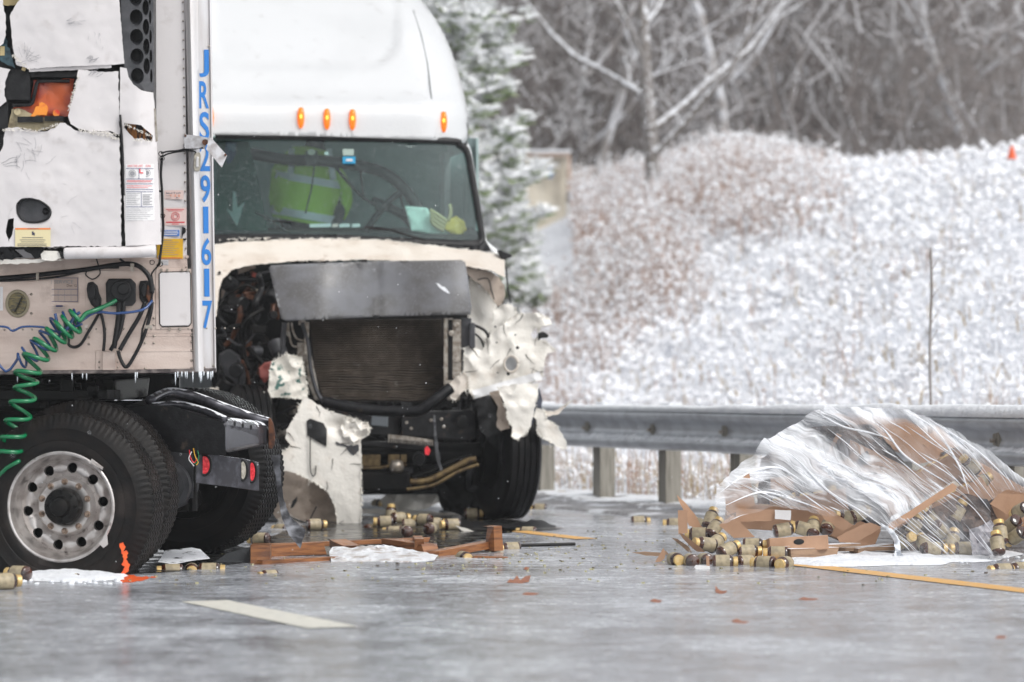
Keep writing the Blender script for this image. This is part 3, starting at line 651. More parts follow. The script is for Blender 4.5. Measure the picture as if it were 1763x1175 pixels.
for cwire, pts in ((REDL, [(326,775),(328,788),(334,797),(339,790)]), (STICKY, [(333,772),(336,786),(341,796),(338,801)]), (HOSEG, [(340,776),(342,786),(340,795),(334,799)]), (STICKW, [(330,778),(325,790),(331,799),(334,803)])):
    q = MB(); q.ptube(pts, 18.25, .0028, 5); q.build('loose_wire', cwire, TR)
mb = MB(); mb.lathe([(0,-.35),(.12,-.34),(.15,-.3),(.15,.3),(.12,.34),(0,.35)], Matrix.Translation(P(292,835,18.9)) @ Matrix.Rotation(R(12),4,'Y'), 24)
mb.rect(268,778,333,858,18.75,.05)
mb.build('air_spring', GREY, TR, smooth='edge')
mb = MB(); mb.tube([P(330,780,18.9), P(332,880,18.9)], .03, 8); mb.tube([P(120,870,18.6), P(330,858,19.8)], .08, 12); mb.build('axle', GREASE, TR, smooth='edge')
mb = MB(); mb.sheet([(466,785),(482,782),(484,830),(489,862),(500,890),(516,905),(526,912),(517,945),(498,922),(486,895),(479,860),(475,820)], lambda x, y: 18.9-.25*sstep(830, 945, y)+.1*math.sin(y*.03), 6, 1, th=.008)
mb.build('mud_flap', mk('scuffed_rubber', (.03,.03,.035), .45, col2=(.3,.31,.34), sc=9, lo=.45, hi=.7, bump=.004, bsc=60), TR, smooth='edge')
# fifth wheel and dark gear between tyre top and trailer floor
mb = MB()
mb.rect(-120, 690, 260, 760, 18.9, .1); mb.rect(-120, 655, 165, 700, 18.6, .5); mb.rect(150, 664, 170, 700, 18.3, .2)
mb.box(P(60,680,18.8), (1.0,1.0,.06)); mb.tube([P(-100,700,18.5),P(150,690,18.5)], .05, 8); mb.tube([P(-90,672,18.35),P(140,668,18.35)], .03, 8)
for k in range(14): mb.box(P(random.uniform(-20,160), random.uniform(655,700), random.uniform(18.25,18.5)), (random.uniform(.03,.15),.08,random.uniform(.03,.09)))
mb.build('fifth_wheel', GREASE, TR, bevel=.006)
mb = MB(); mb.rect(-150, 730, 330, 880, 19.6, .05); mb.build('inner_frame_rail', GREASE, TR)
mb = MB(); mb.hexa([P(160,652,19.2),P(160,693,19.2),P(198,690,18.9),P(196,655,18.9)], [P(160,652,19.6),P(160,693,19.6),P(198,690,19.6),P(196,655,19.6)])
mb.hexa([P(196,655,18.9),P(202,691,18.9),P(254,682,19.0),P(258,650,19.0)], [P(196,655,19.5),P(202,691,19.5),P(254,682,19.5),P(258,650,19.5)])
mb.build('grey_housing', mk('grey_housing', (.33,.34,.33), .4, dirt=(.05,.05,.05), dsc=10, dlo=.55, dhi=.7), TR, bevel=.01)
# front-left wheel hint of the next axle at the frame edge
wheel(TR, -232, 866, 17.95, YW, rim=True)
mb = MB(); mb.box(P(-330, 800, 18.9), (2.2, .9, .28), Matrix.Rotation(R(-6),3,'Z')); mb.build('frame', GREASE, TR)
# ================================================================ REEFER TRAILER
def DT(x, y=0): return 17.98+x*.0004
ax_ = Vector((-math.sin(R(9.5)), math.cos(R(9.5)), 0))
TL = thing('reefer_trailer', 'white refrigerated trailer front with torn cooling unit and blue number on its corner post', 'trailer', G(200, 975))
# body walls going back
def wallpt(px, py, back): return P(px, py, DT(px))+ax_*back
mb = MB(); LB = 13.4
tl, bl, br, tr_ = (-430,-250), (-430,648), (371,640), (360,-250)
A = [wallpt(*q, .22) for q in (tl, bl, br, tr_)]; B = [wallpt(*q, LB) for q in (tl, bl, br, tr_)]
mb.hexa(A, B); mb.build('body', PANELW, TL)
mb = MB(); mb.hexa([wallpt(-300,650,1.2),wallpt(-300,690,1.2),wallpt(330,690,1.2),wallpt(330,642,1.2)], [wallpt(-300,650,LB),wallpt(-300,690,LB),wallpt(330,690,LB),wallpt(330,642,LB)]); mb.build('underframe', GREASE, TL)
for bk_ in (10.2, 11.5):
    for pxw in (250, -180):
        c = wallpt(pxw, 640, bk_); c.z = .52; s3 = F/c.y
        ww, _ = wheel(TL, CX+c.x*s3, HY-(c.z-H)*s3, c.y, -90+9.5 if pxw < 0 else 90+9.5, rim=False)
# front face
mb = MB(); mb.prism([(-430,-250),(-430,446),(322,444),(318,-10),(314,-250)], DT, .2); mb.build('front_wall', PANELW, TL)
mb = MB(); mb.prism([(-430,446),(-430,648),(333,640),(322,444)], lambda x,y: DT(x)-.004, .2)
mb.build('lower_panel', ALU, TL)
sm = MB()
for (y0, y1) in ((573,572),(580,577),(607,603)): sm.prism([(-100,y0),(-100,y0+1.6),(333,y1+1.6),(333,y1)], lambda x,y: DT(x)-.009, .006)
sm.prism([(-100,446),(-100,449),(270,449),(270,446)], lambda x,y: DT(x)-.009, .01)
sm.prism([(272,440),(272,445),(325,445),(325,440)], lambda x,y: DT(x)-.006, .006)
sm.build('seam', ALU, TL)
mb = MB(); mb.prism([(-430,641),(-430,650),(372,642),(372,634),(200,637)], lambda x,y: DT(x)-.02, .25); mb.build('bottom_rail', mk('dark_bottom_rail', (.2,.17,.16), .35, .5, col2=(.06,.05,.05), sc=20), TL, bevel=.004)
rq = MB(); rq.lathe([(1,0),(1,-.8),(.7,-1.3),(0,-1.5)], Matrix.Identity(4), 8); rp = rq.build('rivet', BRACK, smooth='all'); rp_used = []
def rivet(x, y, r=1.6, dd=-.004):
    o = rp if not rp_used else rp.copy()
    if rp_used: COL.objects.link(o)
    rp_used.append(o); o.parent = TL; o.location = P(x, y, DT(x)+dd)-ORG[TL.name]; o.scale = (r/300,)*3
for k in range(30): rivet(315.5+ (k*16.3-10)*.011, k*16.3+4)
for k in range(26): rivet(8+k*15.8, 568-k*.1, 1.8)
for (x, y) in ((330,578),(330,589),(330,604),(330,621),(330,634),(265,579),(265,591),(250,579),(250,591),(153,581),(153,593),(250,635),(171,624),(171,633),(203,624),(203,633),(265,548),(265,560),(54,507),(54,540)): rivet(x, y, 2.2)
# corner post: rounded bar + letter plate
mb = MB(); rows = []
for py in (-250, 120, 400, 640):
    x0 = 318+15*py/640; x1 = 341+5*py/640; x2 = 363+9*py/640
    pr = [(x0,.0),(x0+1,-.02),(x0+4,-.035),(x0+9,-.042),(x0+14,-.038),(x0+18,-.024),(x1,-.01),(x1+1,.0),(x2-3,.06),(x2-2,.045),(x2,.05),(x2+.5,.2)]
    rows.append([P(x, py, DT(x)+o) for x, o in pr])
m_ = len(rows[0]); mb.add([v for r_ in rows for v in r_], [(i*m_+j, (i+1)*m_+j, (i+1)*m_+j+1, i*m_+j+1) for i in range(3) for j in range(m_-1)])
cp = mb.build('corner_post', ALUP, TL, smooth='edge')
def DL(x, y): x1 = 341+5*y/640; x2 = 360+9*y/640; return DT(x)+.06*(x-x1)/(x2-x1)-.006
ys_ = [('J',86,133),('R',140,187),('S',193,243),('2',246,295),('9',302,349),('1',356,402),('6',410,457),('1',463,511),('7',518,567)]
for ch, y0, y1 in ys_:
    q = MB(); xc = 349+ (y0)*.0155; xw = 8.5 if ch != '1' else 4.5
    if ch == 'J': xc += 1
    vs, fs = glyphs(ch, .018); pts = []
    for u, v in vs:
        x = xc+(u-.5)*2*xw+.6*(v-.5)*-1; y = y1+(y0-y1)*v; pts.append(P(x, y, DL(x, y)))
    q.add(pts, fs); q.build('letter', BLUEC, cp)
for (x, y) in ((337,197),(352,633),(368,630),(368,480),(360,80),(364,240)): q = MB(); q.lathe([(.006,0),(.006,-.004),(0,-.006)], Matrix.Translation(P(x, y, DL(x, y)-.002)), 8); q.build('rivet', BRACK, cp)
# refrigeration unit ------------------------------------------------
RU = thing_part(TL, 'cooling_unit', P(130, 445, 17.6))
def RD(x, y, o=0): return 17.56+o+.012*math.sin(x*.03+y*.01)+ .10*sstep(215, 285, x)**2+.006*fz(x*.02, y*.02, o)
mb = MB()
mb.hexa([P(-300,-200,17.72),P(-300,430,17.72),P(262,430,17.72),P(262,-200,17.72)], [P(-300,-200,17.99),P(-300,430,17.99),P(270,430,17.99),P(268,-200,17.99)]); mb.build('inner_case', BLACK, RU)
# exposed orange housing behind the hole
mb = MB(); mb.sheet([(58,138),(128,136),(120,200),(30,212),(22,186),(52,180)], lambda x, y: 17.66+.02*fz(x*.05,y*.05), 8, 1, th=.04); mb.build('orange_housing', FLESHO, RU, smooth='edge', bevel=0)
mb = MB(); mb.ptube([(56,178),(60,160),(64,144),(74,140),(120,140)], 17.63, .011); mb.ptube([(22,182),(50,181),(57,176)], 17.62, .009); mb.rect(30,201,74,211,17.61,.03); mb.rect(77,200,110,209,17.61,.03); mb.rect(52,124,133,133,17.62,.05); mb.rect(-10,170,14,222,17.62,.05); mb.rect(10,128,52,172,17.61,.06); mb.rect(18,120,50,130,17.63,.05)
mb.build('black_bracket', BLACK, RU, bevel=.005)
mb = MB(); mb.sheet([(60,188),(72,176),(82,184),(80,199),(52,200)], 17.625, 4, 2, th=.01); mb.disc(97,195,6,6,17.62,.01); mb.build('ember_reflector', FLAME, RU)
mb = MB(); mb.rect(12,205,14,225,17.63,.03); mb.sheet([(20,188),(32,186),(60,198),(110,210),(98,222),(64,226),(30,220),(14,222)], 17.64, 6, 1, th=.01); mb.disc(30,193,6,6,17.62,.02); mb.build('tan_plate', mk('tan_plate', (.5,.42,.26), .45, dirt=(.1,.07,.04), dsc=14), RU)
mb = MB(); mb.sheet([(0,70),(8,60),(18,92),(26,118),(12,112),(0,104)], 17.63, 4, 2, th=.01); mb.build('teal_plastic', mk('teal_plastic', (.05,.12,.15), .3, col2=(.02,.05,.07), sc=30), RU)
mb = MB(); mb.sheet([(0,0),(34,-20),(32,4),(22,10),(0,8)], 17.65, 4, 2, th=.01); mb.rect(0,80,8,96,17.62,.01); mb.ptube([(46,92),(43,112),(40,122)], 17.6, .012, 6); mb.build('tan_foam', mk('tan_foam', (.6,.48,.25), .7), RU)
def panel(name, outline, o, jag=.0, holes=(), th=.02, step=5, mat=PANELW):
    q = MB(); q.sheet(outline, lambda x, y: RD(x, y, o), step, jag, holes, th); return q.build(name, mat, RU, smooth='edge')
panel('upper_panel', [(17,28),(25,12),(34,0),(40,-200),(203,-200),(205,0),(210,60),(214,110),(196,112),(110,115),(50,119),(28,112),(22,80)], 0, .5)
panel('upper_panel', [(-250,-200),(6,-200),(5,8),(10,30),(10,60),(6,75),(0,80),(-250,80)], 0, 1)
panel('side_panel', [(-250,116),(0,116),(18,120),(10,138),(8,160),(11,175),(0,184),(-250,184)], 0, 1.5)
q = MB(); q.sheet([(50,119),(150,113),(192,112),(192,117),(130,121),(50,124)], lambda x,y: 17.575, 8, .5, th=.02); q.build('trim_strip', PANELW, RU)
panel('middle_panel', [(135,120),(150,121),(170,124),(204,123),(206,232),(190,226),(160,226),(135,222),(122,214),(117,200),(124,175),(130,150)], .005, 1.2)
panel('lower_panel', [(9,222),(32,219),(38,223),(60,226),(76,227),(94,221),(103,212),(112,212),(122,219),(130,225),(150,227),(186,226),(206,240),(208,330),(209,424),(100,425),(4,425),(-200,425),(-200,262),(0,262),(6,250)], -.005, 1.3,
      holes=[[(30,352),(36,344),(50,342),(66,345),(80,354),(87,364),(84,374),(72,381),(54,383),(38,379),(31,368)], [(14,378),(24,376),(22,398),(15,418),(10,400)]])
panel('narrow_panel', [(207,116),(218,118),(221,132),(230,146),(244,156),(264,160),(268,200),(272,290),(278,421),(216,424),(213,335),(210,250),(206,200)], .0, .4,
      holes=[[(214,212),(228,214),(243,216),(254,226),(263,234),(262,243),(252,243),(244,238),(232,240),(222,230),(214,220)]])
mb = MB(); mb.sheet([(216,212),(266,212),(266,245),(216,245)], lambda x,y: 17.67, 8, 0, th=.02); mb.build('torn_foam', mk('burnt_foam', (.5,.2,.05), .6, col2=(.03,.02,.02), sc=25, lo=.45, hi=.55, st=(3,1,.5)), RU)
mb = MB(); mb.ptube([(207,198),(210,240),(212,280),(214,337)], 17.56, .007, 6, 3); mb.rect(210,402,214,417,17.57,.03); mb.build('rubber_seal', BLACK, RU)
mb = MB(); mb.sheet([(28,350),(36,342),(50,340),(66,343),(82,353),(89,364),(85,376),(72,383),(54,385),(36,381),(29,368)], lambda x,y: 17.585, 6, 0, th=.01)
lt = mb.build('latch', GREY, RU)
mb = MB(); mb.tube([P(x,y,17.548) for x, y in catmull([Vector((q_[0],q_[1],0)) for q_ in [(30,352),(40,343),(60,343),(80,354),(87,365),(82,377),(64,383),(42,381),(31,368),(30,352)]],4) for x, y in [(x, y)]] if False else [P(q_[0], q_[1], 17.548) for q_ in catmull([(30,352,0),(40,343,0),(60,343,0),(80,354,0),(87,365,0),(82,377,0),(64,383,0),(42,381,0),(31,368,0),(30,352,0)], 4)], .007, 6)
mb.disc(78,364,5,6,17.575,.01); mb.build('latch_rim', BLACK, lt, smooth='all')
# perforated grille
gh = []
for (cx_, w_, off) in ((236,11.5,0),(252.5,5.5,-17),(260,2.2,0)):
    for k in range(-7, 6):
        cy_ = 131+k*33.6+off
        if cy_ > 150 or (cx_ > 250 and cy_ > 146): continue
        gh.append((cx_+cy_*.018-2, cy_, w_, 14 if w_ > 3 else 12))
q = MB(); gl = [(206,-200),(263,-200),(265,158),(250,157),(234,149),(222,135),(214,116),(209,60)]
q.sheet(gl, lambda x, y: RD(x, y, .022), 9, 0, [[(x+w_*math.cos(2*math.pi*k/16), y+h_*math.sin(2*math.pi*k/16)) for k in range(16)] for x, y, w_, h_ in gh if x+w_ < 263 and y-h_ > -195], .03)
gg = q.build('grille', GREY, RU)
q = MB()
for x, y, w_, h_ in gh:
    n_ = 16; a = [P(x+w_*math.cos(2*math.pi*k/n_), y+h_*math.sin(2*math.pi*k/n_), RD(x, y, .02)) for k in range(n_)]; b_ = [P(x-1.5+w_*.75*math.cos(2*math.pi*k/n_), y-2+h_*.8*math.sin(2*math.pi*k/n_), RD(x, y, .02)+.07) for k in range(n_)]
    q.add(a+b_, [(k, (k+1) % n_, n_+(k+1) % n_, n_+k) for k in range(n_)])
q.build('grille_cups', GREY, gg, smooth='all')
q = MB(); rs_ = random.Random(8)
def scr(x, y, n_, L_, an, w_=.0009):
    pts = []
    for i in range(n_):
        pts.append(P(x, y, RD(x, y, .0)-.0075)); an += rs_.uniform(-.35,.35); x += L_*math.cos(an); y += L_*math.sin(an)
    q.tube(pts, w_, 4, False)
for k in range(9): scr(rs_.uniform(112,140), rs_.uniform(34,42), 4, 3.5, rs_.uniform(-.3,.1))
for k in range(8): scr(rs_.uniform(148,162), rs_.uniform(101,108), 4, 3, -.35, .0013)
for k in range(14): scr(rs_.uniform(24,52), rs_.uniform(78,108), 6, 4, rs_.uniform(-2.4,.5), .0008)
for k in range(8): scr(rs_.uniform(150,168), rs_.uniform(124,132), 4, 4, -.6, .0011)
for k in range(12): scr(rs_.uniform(25,60), rs_.uniform(236,280), 6, 4, rs_.uniform(-1,2.5), .0007)
for k in range(3): scr(2+k*3, 282+k*2, 8, 4, -.2, .001)
for k in range(10): scr(rs_.uniform(150,180), rs_.uniform(50,85), 3, 3, 1.5, .0006)
for k in range(16): scr(rs_.uniform(20,200), rs_.uniform(230,410), rs_.randint(3,7), 4, rs_.uniform(0,6), .0005)
tag(q.build('scratches', INKG, RU), kind='stuff')
q = MB()
for (x0, y0, x1, y1) in ((38,222,62,226),(62,227,100,214),(135,224,206,240),(118,190,135,130),(50,119,22,95),(206,232,160,226),(214,213,262,236),(232,241,262,243),(5,225,38,222)):
    L_ = math.hypot(x1-x0, y1-y0)
    for k in range(int(L_*1.1)):
        t = rs_.random(); x = x0+(x1-x0)*t+rs_.uniform(-1,1); y = y0+(y1-y0)*t+rs_.uniform(-1.5,1.5); an = rs_.uniform(0,6.28); e = rs_.uniform(1,3.5)
        q.tube([P(x, y, RD(x,y)-.012), P(x+e*math.cos(an), y+e*math.sin(an), RD(x,y)-.02)], [.0028,.0008], 3, False)
tag(q.build('frayed_edges', FIBRE, RU), kind='stuff')
# lower lip, torn left end
mb = MB(); mb.tube(catmull([P(112,437,17.57),P(140,436,17.56),P(200,435,17.56),P(268,432,17.6)], 6), .034, 10); mb.build('bottom_lip', PANELW, RU, smooth='all')
mb = MB(); mb.sheet([(70,438),(76,432),(100,433),(106,445),(90,450),(72,447)], 17.57, 5, 1.5, th=.02); mb.sheet([(0,447),(30,446),(110,448),(60,453),(0,456)], 17.6, 6, 1.5, th=.01); mb.build('torn_lip', FIBRE, RU)
mb = MB(); mb.sheet([(-50,425),(10,424),(24,426),(40,442),(20,448),(-50,448)], lambda x, y: 17.6+.02*fz(x*.1,y*.1), 5, 2, th=.02); mb.sheet([(40,428),(120,428),(118,440),(60,446)], 17.66, 5, 2, th=.02); mb.sheet([(100,433),(112,436),(118,442),(106,446)], 17.56, 4, 1, th=.02); mb.build('torn_liner', BLACK, RU)
mb = MB(); mb.rect(216,424,269,431,17.66,.2); mb.rect(75,426,215,433,17.66,.2); mb.build('sill', PANELW, RU)
mb = MB(); mb.prism([(265,187),(268,187),(272,243),(268,245)], 17.62, .01); mb.build('hinge_strip', BRACK, RU)
def sticker(parent, name, x0, y0, x1, y1, mat, d, extras=()):
    q = MB(); q.rect(x0, y0, x1, y1, d, .0015); o = q.build(name, mat, parent)
    for (txt, a0, b0, a1, b1, m_) in extras:
        w_ = MB()
        if txt == '#': w_.rect(a0, b0, a1, b1, d-.0015, .0005)
        elif txt == 'o': w_.ring((a0+a1)/2, (b0+b1)/2, (a1-a0)/2, (b1-b0)/2, d-.002, .0016, 16)
        else: write(w_, txt, a0, b0, a1, b1, d-.002)
        w_.build('print', m_, o)
    return o
ex = [('#',26,393,87,395.5,ORANGE),('WARNING',47,393.3,66,395.3,INK)]+[('#',x,y,x2,y+.8,INK) for x,y,x2,y2 in ((38,409,74,0),(34,413,78,0),(36,416.5,76,0),(30,420,80,0),(30,422.5,80,0))]+[('#',55,399,58,405,INK),('#',58,401,60,406,INK)]
sticker(RU, 'sticker', 26, 393, 87, 425, STICKC, 17.535, ex)
ex = [('HAVE THIS UNIT',220,284,246,288,INKR),('ON',251,284,259,288,INKR)]
for y in (290,308,316.5,326,330,356): ex.append(('#',217,y,264,y+.9,INKBL))
ex += [('#',239,290,239.8,308,INKBL),('#',243,330,243.8,356,INKBL),('o',222,293,234,305,INKG),('o',247,292,259,304,INKG),('#',240,291,242,298,INKR),('#',242,297,247,299,INKR),('#',218,311,262,311.8,INKR),('#',218,313,260,313.8,INKR),('#',218,320,262,320.8,INKR),('#',218,323,255,323.8,INKR)]
for k in range(7): ex.append(('#',218,333+k*3.1,241-(k%3)*3,333.7+k*3.1,INKG)); ex.append(('#',246,335+k*2.8,262-(k%2)*4,336.2+k*2.8,INKG))
for k in range(6): ex.append(('#',218,360+k*3.2,264-(k%3)*5,360.6+k*3.2,INKG))
def RDs(x): return RD(x, 330)-.004
q = MB(); q.sheet([(216,283),(265,283),(266,380),(217,380)], lambda x, y: RD(x, y)-.003, 9, 0, th=.001); so = q.build('sticker', STICKW, RU)
for (txt, a0, b0, a1, b1, m_) in ex:
    w_ = MB(); df = lambda x, y: RD(x, y)-.0065
    if txt == '#':
        kk = max(2, int((a1-a0)/7)+1); vs = []
        for i in range(kk): xx = a0+(a1-a0)*i/(kk-1); vs += [P(xx, b0, df(xx, b0)), P(xx, b1, df(xx, b1))]
        w_.add(vs, [(2*i, 2*i+1, 2*i+3, 2*i+2) for i in range(kk-1)])
    elif txt == 'o': w_.ring((a0+a1)/2, (b0+b1)/2, 6, 6, df((a0+a1)/2, b0)-.002, .0016, 16); w_.disc((a0+a1)/2, (b0+b1)/2, 4, 4, df((a0+a1)/2, b0)-.001, .001, 12)
    else: write(w_, txt, a0, b0, a1, b1, df)
    w_.build('print', m_, so)
# stickers on the wall ------------------------------------------------
wd = DT(295)-.006
sticker(TL, 'sticker', 283, 328, 316, 343.5, STICKP, wd, [('Int: (10 psi)',286,331,311,334.5,INK),('T-2-5',292,335.5,310,339,ORANGE),('R:',303,339.5,308,342,INK)]+[('#',286,y,295,y+.7,INKG) for y in (333,337,341)])
sticker(TL, 'sticker', 282, 358, 321, 388.5, STICKP, wd, [('o',295,366,309,380,INKR),('#',286,360.5,317,361.5,INKR),('#',289,363,314,363.8,INKR),('#',286,382,318,384,INKR),('#',296,385.5,308,386.6,INKR),('o',298,369,306,377,INKR)])
sticker(TL, 'sticker', 275, 396.5, 309, 407, STICKB, wd, [('#',280,398,306,399,STICKW),('#',278,400.7,307,402,STICKW),('#',281,403.7,305,405,STICKW)])
sticker(TL, 'sticker', 270, 411.5, 315, 446, STICKY, wd-.008, [('#',281,413.5,296,414.5,INKG)]+[('#',276,417+k*3.6,308-(k%3)*4,417.6+k*3.6,INKG) for k in range(7)]+[('#',272,444,313,445,INKR)])
sticker(TL, 'sticker', 277, 448, 290, 457, ALUP, DT(290)-.01, [('#',278,450+k*2.4,289,450.6+k*2.4,INKG) for k in range(3)])
sticker(TL, 'marking', 269, 281, 273, 293, INKG, DT(270)-.008)
mb = MB(); mb.prism([(314,391),(319,393),(320,400),(315,404),(314,410),(313,404)], DT(315)-.012, .01); mb.rect(315,411,320,414,DT(315)-.012,.01); mb.build('black_tab', BLACK, TL)
mb = MB(); mb.sheet([(316,232),(330,233),(346,235),(360,238),(352,257),(338,256),(318,256)], lambda x, y: DT(x)-.07, 6, .3, th=.004); mb.sheet([(362,236),(391,268),(382,289),(355,257)], lambda x, y: DT(x)-.1-(y-236)*.001, 6, .2, th=.004)
bk_ = mb.build('bent_bracket', mk('scuffed_plate', (.5,.5,.52), .4, .6, col2=(.32,.3,.3), sc=25), TL)
mb = MB(); mb.disc(353,245,5,5,DT(350)-.08,.006); mb.disc(388,267,2,2,DT(388)-.14,.01); mb.disc(319,234,2,2,DT(319)-.08,.01); mb.build('bolt', RUSTY, bk_)
mb = MB(); mb.prism([(336,263),(344,263),(346,268),(345,292),(342,296),(335,295),(333,290),(334,267)], DT(340)-.055, .02); cl_ = mb.build('marker_light', PALEL, TL, bevel=.005); 
mb = MB(); mb.prism([(338,270),(342,270),(342,288),(337,288)], DT(340)-.065, .02); mb.build('lens', STICKW, cl_, bevel=.004)
for pts, r_ in (([(277,264),(290,261),(305,260),(320,257),(338,256),(350,255)], .0055), ([(278,271),(290,265),(312,261),(330,260),(338,263)], .005), ([(279,272),(277,300),(279,330),(280,370),(281,395),(276,440),(274,455),(270,458)], .008), ([(278,330),(272,332),(271,355),(274,380),(276,400)], .007), ([(275,455),(262,470),(262,480),(266,500)], .005)):
    q = MB(); q.ptube(pts, DT(280)-.04, r_, 6); q.build('cable', BLACK, TL, smooth='all')
for (x, y) in ((277,265),(279,273),(320,257),(280,372),(276,455),(262,452)): q = MB(); q.lathe([(.012,-.01),(.016,0),(.012,.012)], Matrix.Translation(P(x, y, DT(x)-.05)), 8); q.build('cable_clip', BLACK, TL)
# access door, sockets, port, tire service sticker
mb = MB(); mb.prism([(268,463),(268,568),(333,567),(331,463)], lambda x,y: DT(x)-.012, .01); mb.build('door_frame', ALU, TL, bevel=.003)
mb = MB(); mb.prism([(277,468),(325,467),(328,471),(329,556),(325,561),(279,562),(275,558),(274,472)], lambda x,y: DT(x)-.022, .012); dd_ = mb.build('access_door', PANELW, TL, bevel=.004)
mb = MB(); mb.tube([P(x, y, DT(x)-.02) for x, y in ((278,469),(326,468),(328,472),(329,557),(325,562),(279,563),(275,558),(274,472),(278,469))], .0035, 6); mb.build('door_seal', BLACK, dd_)
for (x, y) in ((276,463),(286,463),(312,463),(322,463),(290,565),(308,565)): mb = MB(); mb.rect(x, y, x+4, y+5, DT(x)-.03, .02); mb.build('hinge', BRACK, TL, bevel=.001)
mb = MB(); mb.disc(30, 523, 21, 24, DT(30)-.02, .02, 32); mb.build('port_ring', mk('port_ring', (.3,.26,.18), .4, .6), TL, bevel=.004)
mb = MB(); mb.disc(30, 523, 16, 19, DT(30)-.028, .02, 28); pt_ = mb.build('port', mk('port_dark', (.09,.08,.06), .25, .3, col2=(.25,.2,.08), sc=30, st=(1,1,4)), TL, bevel=.004)
mb = MB(); mb.hexa([P(24,537,17.94),P(26,538,17.94),P(39,512,17.94),P(37,511,17.94)], [P(24,537,17.97),P(26,538,17.97),P(39,512,17.97),P(37,511,17.97)]); mb.build('slot', BLACK, pt_)
ex = [('TIRE SERVICE',72,482.5,126,488.5,INKG),('Dim 12',115,490,132,494,RUSTY)]+[('#',66,y,134,y+.8,INKBL) for y in (478.5,498,508,519)]+[('#',x,478.5,x+.8,520,INKBL) for x in (66,133.4)]+[('#',x,498,x+.5,520,INKG) for x in (77,88,100,111,122)]+[('A2',79,510,87,517,RUSTY)]
sticker(TL, 'sticker', 65, 477.5, 135, 520.5, STICKT, DT(100)-.008, ex)
sticker(TL, 'sticker', 85, 525, 116, 540, STICKT, DT(100)-.008, [('#',88,y,112,y+.7,INKG) for y in (528,531,534,537)]+[('#',96,526,108,529,INKBL)])
sticker(TL, 'sticker', 0, 494, 5, 535, ALUP, DT(0)-.008)
mb = MB(); mb.prism([(147,466),(147,534),(266,531),(262,466)], lambda x,y: DT(x)-.01, .006); mb.prism([(155,450),(155,464),(228,463),(228,450)], lambda x,y: DT(x)-.012, .006); mb.build('socket_plate', ALU, TL, bevel=.002)
def socket(parts, mat=BLACK, name='socket'):
    q = MB()
    for kind, *a in parts:
        if kind == 'p': q.prism(*a)
        else: q.disc(*a)
    return q.build(name, mat, TL, bevel=.006)
s1 = socket([('p', [(187,480),(226,480),(234,488),(234,520),(228,527),(190,528),(183,520),(182,488)], DT(200)-.1, .09), ('d', 208,500,18,17, DT(200)-.14, .05), ('d',212,498,10,10,DT(200)-.17,.05)])
s2 = socket([('p', [(151,487),(160,485),(168,492),(171,505),(175,515),(174,530),(166,533),(157,525),(151,512),(149,498)], DT(160)-.09, .08), ('d',158,503,6,12,DT(160)-.12,.04), ('d',166,522,5,8,DT(160)-.12,.04)])
s3 = socket([('p', [(241,484),(254,483),(260,490),(262,510),(258,521),(246,523),(240,514),(239,494)], DT(250)-.08, .07), ('d',248,500,6,12,DT(250)-.11,.04)])
s4 = socket([('p', [(254,490),(262,497),(264,520),(256,522),(251,510)], DT(250)-.12, .05)], RUSTY, 'red_plug')
mb = MB(); mb.prism([(164,604),(164,638),(205,637),(205,604)], lambda x,y: DT(x)-.012, .01); mb.rect(176,605,199,638,DT(180)-.06,.05); mb.build('junction_box', ALU, TL, bevel=.003)
for pts, r_ in (([(-40,482),(30,477),(90,471),(150,464),(200,456),(228,455),(245,463),(258,480),(262,505)], .014), ([(-40,486),(60,481),(110,475),(160,463),(205,461)], .006), ([(205,520),(204,545),(200,575),(196,600)], .016), ([(213,520),(212,545),(205,575),(190,604)], .012),
        ([(250,520),(240,545),(222,575),(206,603)], .013), ([(262,520),(258,545),(247,580),(233,610),(218,632),(208,620),(203,604)], .011), ([(264,500),(256,535),(246,565),(240,595),(222,628)], .006),
        ([(168,527),(176,548),(180,575),(178,605)], .009), ([(176,530),(165,550),(152,572),(140,592),(128,598),(118,592),(122,570),(136,556)], .009), ([(166,446),(170,460),(172,472),(160,481),(148,474),(150,466)], .004), ([(206,446),(220,456),(228,458)], .007)):
    q = MB(); q.ptube(pts, DT(200)-.1, r_, 7); q.build('cable', BLACK, TL, smooth='all')
q = MB(); q.prism([(224,454),(231,454),(231,468),(225,467)], 17.85, .02); q.build('cable_clip', BRACK, TL); q = MB(); q.rect(62,470,67,484,17.86,.02); q.build('cable_clip', BRACK, TL); q = MB(); q.rect(250,560,262,566,17.86,.02); q.build('cable_clip', BRACK, TL)
# icicles
for (x, y, l) in ((302,644,20),(306,643,8),(313,643,7),(319,643,8),(322,643,10),(332,643,16),(343,643,8),(345,643,17),(347,643,15),(351,643,5),(357,643,11),(359,643,10),(363,643,13),(366,642,9),(30,649,10),(124,646,10),(142,646,7),(149,646,9),(233,644,16),(236,644,8)):
    q = MB(); q.tube([P(x,y-3,17.99),P(x,y+l*.6,17.99),P(x+.3,y+l,17.99)], [.004,.003,.0006], 6); q.build('icicle', ICE, TL, smooth='all')
